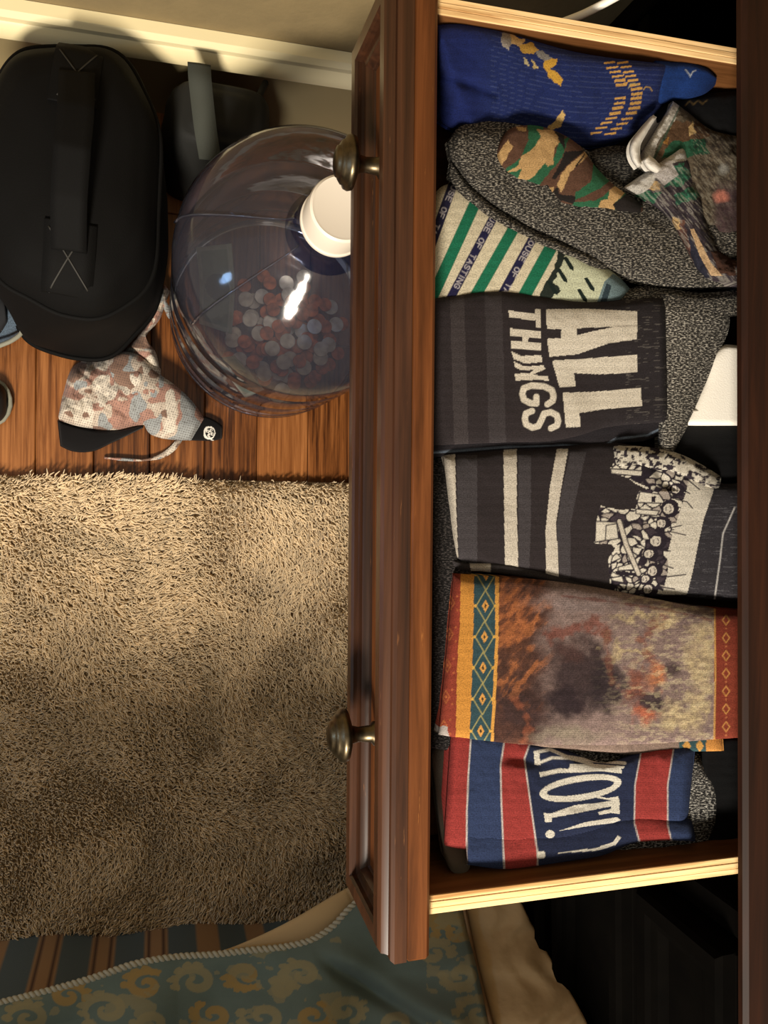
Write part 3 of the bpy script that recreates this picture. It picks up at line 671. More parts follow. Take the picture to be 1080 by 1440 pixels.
spatch('marled_foot', [(915,416),(925,500),(925,580),(925,645)], [(1020,422),(1026,448),(1012,500),(985,562),(962,610),(944,645)], knit('light_marl_knit', marl_dark=(42,39,37), marl_light=(205,198,184)), r, .592, .022, 2.4, paint=p_marl, wr=.0012, wsc=30)
spatch('outer_sock', [(604,419),(640,414),(700,408),(760,414),(820,424),(880,421),(930,418),(936,418)], [(604,627),(660,624),(720,622),(778,620),(813,613),(849,602),(900,596),(940,594)], M_KNIT, r, .578, .024, 3, paint=p_all, ends=(.02,.03), wr=.0022, wsc=60, res=1.15, skirt=.012,
      lift=lambda S,T,u,v: .003*np.sin((v-420)/24.)*np.exp(-((u-830)/90)**2))

# --- dark socks below, along the front
def p_char(p):
    p.marl(); p.poly([(610,700),(618,760),(620,830),(614,880),(604,880),(604,700)], (120,112,100))
M_CMARL = knit('charcoal_marl_knit', marl_dark=(20,18,18), marl_light=(86,80,78))
r = spatch('sock', [(604,640),(640,636),(665,640)], [(604,1052),(640,1056),(665,1052)], M_CMARL, None, .6055, .024, paint=p_marl, wr=.003, nu=30, nv=140)
tag(r, 'charcoal sock squeezed along the inside of the drawer front', 'sock')

# --- crowd-print sock
def c7b(P): return [(830 + a / 5.143, 630 + b / 5.143) for a, b in P]
def p_crowd(p):
    p.mask(np.ones(len(p.u)), INK)
    e = lambda P: [(600 + a / 2.25, 400 + b / 2.25) for a, b in P]
    for P in ([(95,540),(160,540),(160,900),(100,900)], [(290,540),(330,540),(330,740),(325,900),(290,890)], [(455,530),(505,530),(480,640),(455,760),(455,930),(420,930),(412,760),(430,640)]): p.poly(e(P), (72,67,70))
    for P in ([(48,530),(90,530),(93,700),(100,870),(66,860),(62,700)], [(243,520),(285,520),(285,700),(290,900),(248,900),(245,700)], [(412,520),(448,520),(425,650),(410,750),(418,940),(378,930),(376,780),(390,640)]): p.poly(e(P), (216,206,190))
    white = (232, 224, 208); dk = (44, 36, 46)
    p.poly(c7b([(200,-20),(600,40),(905,240),(885,330),(820,520),(780,700),(740,900),(700,1060),(380,1060),(440,960),(380,880),(420,760),(520,560),(500,420),(560,300),(420,200),(180,170),(190,60)]), white)
    p.mask(in_poly(c7b([(500,150),(905,240),(885,330),(820,520),(780,700),(740,900),(700,1060),(380,1060)]), p.u, p.v) * (np.sin(p.v * 2.1) > .55), (196,186,172), .45)
    for P in ([(150,140),(380,150),(370,200),(150,180)], [(260,205),(420,205),(490,280),(440,310),(340,265)], [(360,310),(500,330),(545,410),(520,440),(335,400)], [(330,440),(500,455),(480,490),(330,480)], [(60,515),(190,530),(200,660),(120,665),(30,680)],
              [(200,480),(340,480),(360,510),(260,525)], [(280,560),(440,540),(460,600),(360,660),(280,650)], [(150,700),(370,690),(400,740),(250,770)], [(140,830),(190,750),(230,790),(200,830)], [(200,850),(330,820),(330,880),(190,890)], [(140,930),(230,920),(250,980),(150,960)], [(80,420),(200,450),(200,490),(70,450)], [(150,985),(420,1000),(420,1040),(160,1020)]): p.poly(c7b(P), white, 1.)
    rs = np.random.default_rng(12)
    crowd = c7b([(190,0),(600,60),(720,200),(690,330),(640,480),(590,640),(560,760),(560,900),(520,1070),(150,1070),(140,930),(130,800),(200,700),(30,690),(50,510),(70,425),(200,450),(330,440),(340,320),(430,290),(250,210),(150,180)])
    inside = in_poly(crowd, p.u, p.v)
    sd = rs.uniform((830, 628), (985, 840), (330, 2)); d1 = np.full(len(p.u), 1e9); d2 = d1.copy(); ci = np.zeros(len(p.u), int)
    xu = p.u + 4 * (fbm(p.u / 9, p.v / 9, 3, 2) - .5); xv = p.v + 4 * (fbm(p.u / 9, p.v / 9, 13, 2) - .5)
    for i, (a, b) in enumerate(sd):
        e = np.hypot((xu - a) * .8, xv - b); n_ = e < d1; d2 = np.where(n_, d1, np.minimum(d2, e)); ci[n_] = i; d1 = np.where(n_, e, d1)
    tone = rs.choice([0, 1, 1, 1, 2], 330)[ci]
    p.mask(inside & (tone == 1), white); p.mask(inside & (tone == 2), (182, 170, 160)); p.mask(inside & (tone == 0), (70, 60, 68))
    p.mask(inside * np.clip((2.0 - (d2 - d1)) / .8, 0, 1), dk)
    for P in ([(190,0),(245,10),(240,110),(190,110)], [(250,20),(345,20),(335,125),(250,115)], [(150,150),(380,165),(370,205),(150,185)], [(360,315),(500,335),(540,400),(340,395)], [(330,440),(500,455),(480,490),(330,475)], [(40,530),(190,535),(205,655),(35,680)], [(160,790),(190,760),(225,795),(150,830)], [(205,860),(320,830),(325,880),(200,888)], [(150,940),(230,925),(245,975),(160,960)]):
        p.poly(c7b(P), white, .6); p.line(c7b(P + P[:1]), 1.7, dk)
    p.line(c7b([(110,665),(115,560),(200,545)]), 1.6, dk)
    p.poly(c7b([(445,350),(475,348),(470,392),(442,392)]), dk); p.poly(c7b([(180,890),(360,905),(360,930),(190,915)]), dk); p.poly(c7b([(200,250),(330,290),(335,420),(190,440),(60,400),(90,280)]), INK)
    for cx, cy, r_ in ((655,165,36),(630,300,40),(580,440,54),(530,545,44),(490,675,54),(440,765,46),(465,890,48),(405,950,36),(430,1025,42)):
        c = c7b([(cx, cy)])[0]; q = r_ / 5.143
        p.ell(c[0], c[1], q * 1.15 + 1.2, q + 1.2, dk, 1., 0, 3., cx); p.ell(c[0] - q * .3, c[1], q * .7, q * .72, (222,212,198), 1., 0, 2., cy)
        p.line([(c[0] - q*.1, c[1] - q*.4), (c[0] + q*.1, c[1] - q*.1)], 1.3, dk); p.line([(c[0] - q*.1, c[1] + q*.4), (c[0] + q*.1, c[1] + q*.15)], 1.3, dk); p.line([(c[0] - q*.6, c[1] - q*.2), (c[0] - q*.6, c[1] + q*.25)], 1.2, dk)
    for P in ([(620,370),(700,390),(740,435)], [(560,600),(690,630)], [(510,740),(580,745)], [(450,815),(600,870)], [(520,935),(690,915)], [(480,1000),(610,1020)], [(690,215),(790,300)], [(690,190),(820,230)], [(600,260),(720,330)], [(570,580),(660,560)]): p.line(c7b(P), 1.7, dk)
    p.line(c7b([(210,530),(260,700),(350,910)]), 9, dk); p.line(c7b([(210,530),(260,700),(350,910)]), 5.5, (222,212,196))
    edge = c7b([(905,235),(885,330),(825,520),(780,700),(740,900),(695,1080),(1200,1100),(1200,200)])
    p.poly(edge, (58,55,60)); st = vnoise(p.u / 10, p.v * .9, 6); p.mask(in_poly(edge, p.u, p.v) * (st > .78), (110,108,112), .5)
    p.line(c7b([(1045,430),(960,620),(940,800),(900,1090)]), 2.2, (206,202,198))
    p.knit(.06)
r = root('sock_pair', 830, 740, .6, 'black socks with white stripes and an inked crowd drawing on white', 'socks')
def p_crowd2(p):
    p.mask(np.ones(len(p.u)), (214,206,190)); st = fbm(p.u / 5, p.v / 4, 4, 2); p.mask(st < .45, (50,42,50)); p.mask((p.u > 985) * (np.sin(p.v * 1.6) > .5), (180,172,158), .6)
spatch('inner_sock', [(860,626),(905,628),(950,636),(985,652),(1014,670)], [(860,660),(905,660),(950,668),(985,684),(1014,690)], M_KNIT, r, .582, .022, 2.2, paint=p_crowd2, wr=.003, wsc=14, skirt=.012)
spatch('inner_sock', [(622,780),(650,790),(700,790),(800,812),(860,830)], [(640,806),(664,803),(700,806),(800,826),(860,842)], M_KNIT, r, .584, .012, 2.2, paint=lambda p: (p.mask(np.ones(len(p.u)), (62,57,58)), p.poly([(660,790),(690,790),(690,810),(664,812)], (206,196,184))), wr=.001, skirt=.012)
spatch('outer_sock', [(622,640),(680,634),(740,630),(800,626),(850,622),(900,628),(945,642),(985,662),(1010,678),(1060,676)], [(640,790),(680,796),(740,805),(790,818),(850,835),(900,838),(950,838),(990,842),(1020,845),(1060,845)], M_KNIT, r, .590, .026, 3, paint=p_crowd, ends=(.03,.02), wr=.002, wsc=50, res=1.1, skirt=.01, lift=lambda S,T,u,v: -.004*np.exp(-((u-(912+.6*(v-640)))/9)**2)*(v<690))

# --- woven-picture sock (plain abstract stand-in of the same colours)
def p_pic(p):
    sm = lambda x: np.clip(x, 0, 1) ** 2 * (3 - 2 * np.clip(x, 0, 1))
    p.mask(np.ones(len(p.u)), (146, 124, 118)); p.noise(50, .2, 3)
    wl = sm((782 + 60 * (fbm(p.u / 40, p.v / 30, 5) - .5) - p.u) / 34); p.mask(wl, (104, 64, 46), .95)
    p.ell(722, 870, 40, 70, (156, 92, 56), .8, .8, 26); p.ell(735, 1000, 80, 60, (62, 45, 45), .9, .7, 26); p.ell(772, 930, 26, 90, (70, 50, 48), .6, .8, 22)
    fl = fbm((p.u * .75 + p.v * .66) / 7, (p.v * .75 - p.u * .66) / 16, 8, 3); p.mask(sm((fl - .5) * 7) * wl * sm((1010 - p.v) / 60), (184, 112, 66), .6); p.mask(sm((.46 - fl) * 8) * wl, (60, 42, 38), .6)
    p.soft([(722,985),(738,1000),(744,1025),(738,1042)], 9, (150,84,58), .55)
    p.ell(818, 950, 56, 66, (60, 46, 48), .95, .4, 22); p.ell(852, 965, 34, 46, (50, 40, 44), .85, .5, 18); p.ell(795, 985, 34, 26, (50, 38, 42), .9, .5, 14)
    p.soft([(776,896),(805,882),(838,876),(852,892)], 15, (126,66,52), .7); p.soft([(852,890),(856,930),(862,960)], 9, (120,70,54), .6); p.ell(800, 915, 30, 26, (84, 58, 54), .7, .6, 14)
    for cx, cy, rx, ry in ((985,935,24,76),(955,1010,50,24),(985,1000,16,40),(905,866,60,10),(885,915,40,9),(995,890,18,30),(940,870,40,10)): p.ell(cx, cy, rx, ry, (214,192,146), .75, .8, 24, cx)
    p.ell(892, 965, 20, 42, (140, 78, 56), .8, .6, 18); p.ell(922, 950, 20, 26, (200, 126, 82), .85, .6, 14); p.ell(908, 1004, 24, 18, (190, 102, 70), .85, .6, 14); p.ell(915, 985, 34, 16, (54, 42, 46), .9, .5, 14)
    p.ell(945, 945, 14, 14, (60, 46, 46), .8, .6, 10); p.soft([(912,925),(904,900),(918,880),(930,870)], 13, (140,84,64), .7)
    wr_ = .7 * sm((p.u - 825) / 100); fl = fbm(p.u / 10 + p.v / 30, p.v / 4, 21, 3)
    p.mask(sm((fl - .54) * 8) * wr_, (222,206,166), .5); p.mask(sm((.44 - fl) * 8) * wr_, (96,78,82), .5)
    p.ell(800, 1034, 70, 16, (156,146,124), .6, .8, 14); p.ell(815, 850, 90, 14, (152,136,134), .6, .8, 12); p.soft([(790,838),(860,846),(940,858),(1000,872)], 3.5, (120,70,62), .6)
    p.noise(3.5, .3, 9); p.knit(.12)
    def band(l, r_, c): p.poly(list(l) + list(r_)[::-1], c)
    e0 = [(560,800),(560,1100)]; e1 = [(648,800),(646.7,877),(642.8,935),(640.5,1060)]; e2 = [(666.7,800),(666,877),(664,945),(659.5,1060)]; e3 = [(696,800),(696.6,897),(694,955),(689,1060)]; e4 = [(702,800),(701,897),(698.8,955),(693,1060)]
    band(e0, e1, (146,62,46)); band(e1, e2, (214,148,66)); band(e2, e3, (52,80,88)); band(e3, e4, (226,164,80))
    for cx, cy in ((683.5,808),(682.6,852),(681.3,895.7),(679.3,939),(678.4,983),(676,1028)):
        p.poly([(cx,cy-9),(cx+5,cy),(cx,cy+9),(cx-5,cy)], (226,164,84)); p.poly([(cx,cy-3.5),(cx+1.8,cy),(cx,cy+3.5),(cx-1.8,cy)], (70,56,40))
        p.line([(cx,cy-22),(cx+13,cy),(cx,cy+22),(cx-13,cy),(cx,cy-22)], 1.5, (176,164,104)); 
        for q in (-14, 14): p.ell(cx + q, cy, 2.2, 2.2, (226,176,84))
    for cx, cy in ((634,848),(632,892),(629,936),(627,980),(624,1022)):
        p.line([(cx,cy-9),(cx+5,cy),(cx,cy+9),(cx-5,cy),(cx,cy-9)], 1.6, (186,104,60)); p.ell(cx, cy, 1.8, 2.8, (186,104,60))
        for dx, dy in ((-9,-10),(9,-10),(-9,10),(9,10)): p.ell(cx+dx, cy+dy, 1.6, 1.6, (180,96,58))
    p.poly([(1005,840),(1100,840),(1100,1060),(1004,1060)], (142,62,44)); p.line([(1005,850),(1006,950),(1004,1060)], 2.4, (214,160,90))
    for k in range(7):
        cy = 872 + k * 25; p.line([(1021,cy-7),(1026,cy),(1021,cy+7),(1016,cy),(1021,cy-7)], 1.7, (210,146,80)); p.ell(1021, cy + 12, 1.6, 1.6, (190,110,70))
    p.poly([(612,1022),(630,1022),(634,1050),(612,1050)], (176,166,160), 2.)
r = root('sock_pair', 830, 930, .6, 'brown and gold picture-woven socks with diamond border bands', 'socks')
def p_pic2(p):
    p.mask(np.ones(len(p.u)), (150,128,116)); p.noise(6, .3); p.mask((p.u > 955), (58,88,92)); p.mask(p.u > 993, (218,150,76))
    for cx in (966, 984): p.poly([(cx,1040),(cx+6,1049),(cx,1058),(cx-6,1049)], (214,160,84))
spatch('inner_sock', [(720,1030),(850,1030),(940,1030),(1016,1030)], [(720,1052),(790,1054),(850,1058),(900,1062),(950,1058),(1018,1056)], M_KNIT, r, .584, .014, 2.6, paint=p_pic2, ends=(.02,.05), skirt=.01)
spatch('outer_sock', [(637,806),(690,810),(760,815),(840,826),(920,842),(975,852),(1034,858),(1065,860)], [(616,1033),(660,1040),(720,1046),(800,1048),(860,1048),(920,1046),(980,1042),(1030,1038),(1065,1036)], M_KNIT, r, .572, .026, 3, paint=p_pic, ends=(.035,.01), wr=.002, wsc=55, res=1.1, skirt=.016)

# --- red and blue sock
def c6b(P): return [(720 + a / 3.375, 1030 + b / 3.375) for a, b in P]
NAVY = (48, 62, 98); RED = (158, 58, 54); PALE = (206, 196, 190)
L1 = [(664,1000),(662,1040),(659,1084),(656.5,1142),(656,1240)]; L2 = [(711,1000),(709,1043),(704,1076.5),(705,1127),(710,1240)]; L3 = [(750,1000),(746,1043),(737.5,1067),(743.6,1112),(756,1200),(756,1240)]
L4 = [(905,1000),(901,1060),(893,1104),(892,1157),(901,1190),(901,1240)]; L5 = [(950,1000),(947,1054),(939,1104),(939,1160),(946,1190),(946,1240)]
def p_not(p, low=False):
    p.mask(np.ones(len(p.u)), NAVY)
    p.poly([(560,1000)] + L1[:1] + L1 + [(560,1240)], RED); p.poly(L2 + L3[::-1], RED); p.poly(L4 + L5[::-1], RED)
    p.poly(L3 + L4[::-1], (36, 44, 72))
    for L in (L1, L2, L3): p.line(L, 2.2, PALE)
    for L in (L4, L5): p.line(L, 1.8, PALE)
    W = (226, 220, 206)
    if not low:
        p.line(c6b([(110,95),(180,80),(260,115),(400,135),(535,146)]), 4.6, W); p.poly(c6b([(104,100),(130,100),(135,155),(108,155)]), W); p.line(c6b([(120,148),(190,120),(270,122),(380,150)]), 4., W)
        p.poly(c6b([(275,150),(400,150),(535,160),(530,172),(420,176),(320,185),(270,172)]), W)
        p.poly(c6b([(130,190),(230,170),(330,178),(420,168),(520,168),(520,195),(420,184),(320,190),(220,192),(132,212)]), W)
        th = np.linspace(0, 2*math.pi, 40); p.poly(c6b([(325 + 195*math.cos(a), 264 - 28*math.cos(a) + 60*math.sin(a)) for a in th]), W); p.poly(c6b([(325 + 160*math.cos(a), 264 - 24*math.cos(a) + 30*math.sin(a)) for a in th]), (36,44,72))
        p.poly(c6b([(150,382),(185,385),(300,345),(420,332),(510,318),(512,345),(420,360),(300,385),(190,405),(188,425),(158,428)]), W)
        p.poly(c6b([(405,300),(450,312),(505,303),(512,388),(470,382),(415,392),(408,378),(470,362),(470,322),(405,312)]), W)
        p.poly(c6b([(222,468),(350,425),(500,402),(516,416),(480,430),(350,446)]), W); c = c6b([(181,483)])[0]; p.ell(c[0], c[1], 6.4, 5.8, W)
    else:
        p.poly(c6b([(195,575),(400,548),(480,520),(500,490),(520,500),(490,535),(400,562)]), W); c = c6b([(139,581)])[0]; p.ell(c[0], c[1], 6.2, 5.6, W)
    p.knit(.09)
r = root('sock_pair', 800, 1130, .61, 'red and navy striped socks with tall white letters NOT and grey heel', 'socks')
M_HEEL = knit('heel_marl_knit', marl_dark=(28,27,28), marl_light=(206,202,192))
spatch('marled_foot', [(745,1036),(800,1040),(900,1040),(960,1048),(998,1074),(1013,1110)], [(830,1196),(860,1204),(900,1211),(950,1214),(992,1202),(1014,1160)], M_HEEL, r, .618, .030, 2.2, paint=p_marl, ends=(.03,.14), wr=.002, wsc=30)
spatch('inner_sock', [(652,1150),(710,1150),(800,1150),(860,1140),(920,1140),(974,1150)], [(656,1216),(710,1222),(750,1218),(800,1211),(850,1202),(890,1186),(930,1182),(978,1183)], M_KNIT, r, .600, .016, 2.6, depth=lambda S,T,u,v: .541 + .010*(1-T), paint=lambda p: p_not(p, True), ends=(.02,.03), wr=.001, skirt=.005)
spatch('outer_sock', [(634,1016),(700,1020),(757,1040),(800,1056),(850,1072),(885,1062),(930,1050),(978,1046)], [(623,1190),(660,1197),(710,1198),(755,1193),(830,1172),(870,1160),(920,1159),(968,1160)], M_KNIT, r, .592, .028, 2.8, paint=p_not, ends=(.04,.04), wr=.003, wsc=45, res=1.15, skirt=.01,
      lift=lambda S,T,u,v: -.004*np.exp(-((v-1070-.1*(u-740))/10)**2)*np.exp(-((u-735)/35)**2) + .004*np.sin((v-1040)/17.)*np.exp(-((u-850)/60)**2))
r = spatch('sock', [(604,1060),(612,1044),(640,1040),(655,1045)], [(622,1200),(640,1228),(656,1226),(665,1200)], M_TAUPE, None, .592, .010, 3, depth=lambda S,T,u,v: .572 - .0265 * np.clip((v - 1100) / 120, 0, 1), nu=60, nv=16, wr=.001)
tag(r, 'plain taupe sock peeking out left of the red and navy socks', 'sock')
r = spatch('sock', [(985,1040),(1010,1036),(1080,1036)], [(985,1190),(1015,1196),(1080,1192)], M_KNIT, None, .608, .018, 3, paint=p_black, wr=.002, res=3)
tag(r, 'black sock in the drawer corner right of the grey marled heel', 'sock')

# ------------------------------------------------------------------ shag rug
rug_y1, rug_y0, rug_x0, rug_x1 = .016, -.66, -.37, .335
rug = MB().box((rug_x0, rug_y0, .001), (rug_x1, rug_y1, .009), .002).build('rug', plain('rug_backing', (150, 126, 92), .95))
tag(rug, 'beige long-pile shag rug on the wooden floor below the drawer', 'rug')
SPC = .0029
nx = int((.30 + .25) / SPC); ny = int((rug_y1 + .625) / SPC)
gx, gy = np.meshgrid(np.linspace(-.25, .30, nx), np.linspace(-.625, rug_y1 - .001, ny)); gx = gx.ravel() + RNG.uniform(-.0016, .0016, nx*ny); gy = gy.ravel() + RNG.uniform(-.0016, .0016, nx*ny)
ex, ey = np.meshgrid(np.arange(rug_x0 + .002, rug_x1, .0045), np.arange(rug_y0 + .002, rug_y1, .0045)); ex = ex.ravel() + RNG.uniform(-.002, .002, ex.size); ey = ey.ravel() + RNG.uniform(-.002, .002, ey.size)
k_ = (ex < -.25) | (ex > .30) | (ey < -.625); gx = np.r_[gx, ex[k_]]; gy = np.r_[gy, ey[k_]]
gy = np.minimum(gy, rug_y1 - RNG.uniform(.0005, .004, len(gy)))
N = len(gx)
big = fbm(gx * 5 + 3, gy * 5, 31, 2)
fa = -math.pi / 2 + (big - .5) * 5.0 + RNG.normal(0, .55, N) + .5
lay = np.clip(.45 + 1.3 * (fbm(gx * 12, gy * 12, 41, 2) - .3), .25, 1.1)
clump = fbm(gx * 26, gy * 26, 51, 3) - .5 - .45 * np.clip((.36 - fbm(gx * 15 + 9, gy * 15, 61, 2)) * 6, 0, 1)
edge = np.clip((gy - rug_y1 + .022) / .022, 0, 1); lay = lay * (1 - .5 * edge)
dx = np.cos(fa) * lay * .85; dy = np.sin(fa) * lay * .85 + edge * .35
ln = RNG.uniform(.012, .019, N) * (1 + .7 * clump)
SEG = 3; V = np.zeros((N, SEG + 1, 3, 3)); wv = RNG.uniform(0, 6.28, N)
px_, py_ = -np.sin(fa), np.cos(fa)
for k in range(SEG + 1):
    q = k / SEG; cw_ = .0022 * np.sin(wv + q * 4.5); hx = gx + dx * ln * q ** 1.4 + cw_ * px_; hy = gy + dy * ln * q ** 1.4 + cw_ * py_
    hz = .008 + ln * (q - .40 * np.minimum(lay, 1) * q * q) * .8
    r_ = .00150 * (1.0 if k < SEG else .45) * (1 - .2 * q)
    V[:, k, 0] = np.stack([hx + px_ * r_, hy + py_ * r_, hz - r_*.4], -1); V[:, k, 1] = np.stack([hx - px_ * r_, hy - py_ * r_, hz - r_*.4], -1); V[:, k, 2] = np.stack([hx, hy, hz + r_], -1)
base = np.arange(N)[:, None] * (SEG + 1) * 3
F = []
for k in range(SEG):
    for j in range(3): F.append(base + np.array([k*3 + j, k*3 + (j+1) % 3, k*3 + 3 + (j+1) % 3, k*3 + 3 + j])[None])
F = np.concatenate(F)
tone = np.clip(.90 + .10 * RNG.normal(0, 1, N) + .3 * clump, .5, 1.15)
colr = np.repeat(lin((224, 199, 160))[None] * tone[:, None], (SEG + 1) * 3, 0)
pile = mesh('pile', V.reshape(-1, 3), F, vcol('shag_pile', .95, 0, sheen=.15), rug, True, col=colr); tag(pile, kind='stuff')

# ------------------------------------------------------------------ bed: skirt, comforter, quilt
bed = empty('bed', (-.4, -1.3, 0)); tag(bed, 'bed with a blue skirt striped in tan at the bottom of the picture', 'bed')
def sk_y(x): return -.588 - .04 * (x + .19)
xs = np.linspace(-1.2, .34, 420); zs = np.linspace(.004, .40, 12)
XX, ZZ = np.meshgrid(xs, zs, indexing='ij'); YY = sk_y(XX) + .004 * np.sin(XX * 34) * (1 - ZZ / .5) + .02 * (.1 - ZZ).clip(0) 
V = np.stack([XX, YY, ZZ], -1).reshape(-1, 3); i = np.arange(len(V)).reshape(XX.shape)
F = np.stack([i[:-1, :-1], i[:-1, 1:], i[1:, 1:], i[1:, :-1]], -1).reshape(-1, 4)[:, ::-1]
ph = ((XX - (-.128) + .0145) % .0655) 
colr = np.tile(lin((84, 96, 100)), (len(V), 1)); ph = ph.ravel()
colr[ph < .029] = lin((158, 124, 88)); colr[((ph > .004) & (ph < .0062)) | ((ph > .0228) & (ph < .025))] = lin((78, 54, 40))
mesh('skirt', V, F, M_VC, bed, True, col=colr)
MB().box((-1.25, -2.2, .05), (.30, -.66, .34), .01).build('box_spring', plain('ticking', (120, 110, 96), .9), bed)
MB().box((-1.25, -2.2, .341), (.30, -.625, .72), .04).build('mattress', plain('mattress_cloth', (190, 176, 150), .9), bed)  # out-of-view mattress, made tall so its edge shades the rug

# hanging cloth depth: control grid (u, v) -> depth below the phone
GU = np.array([-120., 0, 250, 490, 655, 760, 860]); GV = np.array([1240., 1300, 1370, 1440, 1620])
GD = np.array([[1.00,.985,.985,.945,.905,.870,.84], [.99,.975,.970,.925,.885,.845,.80], [.975,.965,.955,.900,.840,.790,.75], [.955,.945,.930,.865,.790,.745,.71], [.80,.79,.78,.74,.68,.66,.64]])
def hang(u, v):
    u = np.clip(u, GU[0], GU[-1]); v = np.clip(v, GV[0], GV[-1])
    i = np.clip(np.searchsorted(GU, u, 'right') - 1, 0, len(GU) - 2); j = np.clip(np.searchsorted(GV, v, 'right') - 1, 0, len(GV) - 2)
    fu = (u - GU[i]) / (GU[i+1] - GU[i]); fv = (v - GV[j]) / (GV[j+1] - GV[j])
    fu = fu*fu*(3-2*fu)*.5 + fu*.5; fv = fv*fv*(3-2*fv)*.5 + fv*.5
    return (GD[j, i]*(1-fu) + GD[j, i+1]*fu)*(1-fv) + (GD[j+1, i]*(1-fu) + GD[j+1, i+1]*fu)*fv
def fold(u, v):
    c1 = np.exp(-((v - (1352 + .62 * (u - 455))) / 12.) ** 2) * np.clip((u - 440) / 30, 0, 1)
    return .012 * c1 + .008 * np.sin(u / 34. + v / 60.) - .006*np.exp(-((v - (1325 + .62 * (u - 455))) / 18.) ** 2) * np.clip((u - 440) / 40, 0, 1)
TRIM = [(-100,1436),(-40,1421),(0,1411),(60,1396),(130,1376),(190,1356),(250,1346),(300,1343),(350,1337),(400,1332),(440,1322),(470,1302),(490,1280),(510,1262),(560,1258),(610,1266),(652,1280)]
def p_dam(p):
    p.mask(np.ones(len(p.u)), (98, 112, 106)); p.noise(22, .10, 5)
    g1 = (142, 134, 102); g2 = (154, 128, 78)
    rs = np.random.default_rng(3)
    def curl(cx, cy, r_, a0, sgn, c, turns=1.25, w0=13.):
        a = np.linspace(0, turns * 2 * math.pi, 26); rad = 1.12 * r_ * (1 - a / a[-1] * .8)
        P = np.stack([cx + rad * np.cos(a0 + sgn * a), cy + .72 * rad * np.sin(a0 + sgn * a)], -1)
        d = np.full(len(p.u), 1e9); 
        for i in range(25):
            e = P[i+1] - P[i]; L = e @ e; t_ = np.clip(((p.u - P[i][0]) * e[0] + (p.v - P[i][1]) * e[1]) / L, 0, 1)
            d = np.minimum(d, np.hypot(p.u - P[i][0] - t_ * e[0], p.v - P[i][1] - t_ * e[1]) / (.35 + .65 * math.sin(math.pi * (i + 1) / 26)))
        p.mask(np.clip(w0 / 2 - d + .5, 0, 1), c, .9)
        for k in range(5):
            aa = a0 + sgn * (k * .5 + .2); q = np.array([cx + (r_ + 5) * math.cos(aa), cy + .72 * (r_ + 5) * math.sin(aa)]); p.ell(q[0], q[1], 8, 5, c, .9, 0, 4, k)
    for cx, cy, r_, a0, sg, c in ((40,1432,26,3.0,1,g1),(95,1400,22,.4,-1,g2),(150,1420,30,2.2,1,g1),(205,1385,24,5.4,-1,g2),(215,1440,22,1.,1,g1),(275,1380,26,2.6,1,g1),(300,1428,24,4.2,-1,g2),(345,1372,22,.8,1,g2),(370,1430,28,3.6,-1,g1),(425,1370,24,2.,1,g1),(440,1430,24,5.,1,g2),(395,1390,14,4.,1,g1),(485,1420,22,1.2,-1,g1),(640,1310,24,2.7,1,g2),(610,1340,20,.3,-1,g1),(648,1372,22,3.3,-1,g1),(675,1425,28,3.,1,g1),(560,1440,24,.3,1,g1),(625,1290,14,1.3,1,g2),(20,1490,30,.4,1,g1),(130,1490,30,.4,-1,g2),(250,1490,30,.4,1,g1)): curl(cx, cy, r_, a0, sg, c)
    sc = fbm(p.u / 26, p.v / 18, 77, 3); p.mask((sc > .60) * ((p.u < 480) | (p.u > 600)), g1, .7)
comf = root('comforter', 300, 1420, 1.0, 'blue and gold scroll-patterned comforter with a twisted cord edge', 'comforter')
def comf_depth(S, T, u, v): return hang(u, v) + fold(u, v) * np.clip(T * 5, 0, 1)
patch('cover', TRIM, [(-140,1640),(-60,1640),(0,1640),(80,1640),(160,1640),(240,1640),(320,1640),(400,1640),(460,1640),(520,1640),(560,1640),(600,1640),(640,1640),(680,1640),(700,1620),(715,1600),(722,1580)], M_VC, comf, th=.012, pw=6, paint=p_dam, ends=(0,.015), depth=comf_depth, skirt=.006, sheet=True, nu=520, nv=200)
tp = spline(TRIM[:14], 420); td = hang(tp[:, 0], tp[:, 1]) - .006
base_p = at(tp[:, 0], tp[:, 1], td)
def helix(ph):
    a = np.arange(420) * .62 + ph; t_ = np.gradient(base_p, axis=0); t_ /= np.linalg.norm(t_, axis=1)[:, None]
    n1 = np.cross(t_, [0, 0, 1.]); n1 /= np.linalg.norm(n1, axis=1)[:, None]; n2 = np.cross(t_, n1)
    return base_p + .0022 * (np.cos(a)[:, None] * n1 + np.sin(a)[:, None] * n2)
rp = MB()
for k in range(2): rp.tube(helix(k * math.pi), .0024, 6)
o = rp.build('cord_trim', plain('cord', (172, 168, 150), .8), comf, True); o['label'] = 'pale twisted cord trim'
patch('lining', [(262,1346),(300,1340),(360,1318),(420,1288),(460,1264),(489,1248)], [(262,1350),(300,1347),(350,1341),(400,1336),(440,1326),(500,1268)], plain('tan_lining', (190, 162, 118), .85, bump=.15, bscale=400), comf, th=.003, ends=(.02,.02), depth=lambda S,T,u,v: hang(u, v) + .012, skirt=.003, res=5, sheet=True)
patch('hem', [(650,1276),(656,1310),(668,1370),(686,1440),(706,1560)], [(656,1276),(663,1310),(676,1370),(694,1440),(714,1560)], plain('brown_piping', (124, 96, 64), .8), comf, th=.006, ends=(0,0), depth=lambda S,T,u,v: hang(u, v) - .004, res=3, sheet=True)
def q_l(S, T, u, v): return .0018 * np.sin(u / 7. + 3 * np.sin(v / 19.)) * np.clip((T - .3) * 5, 0, 1) 
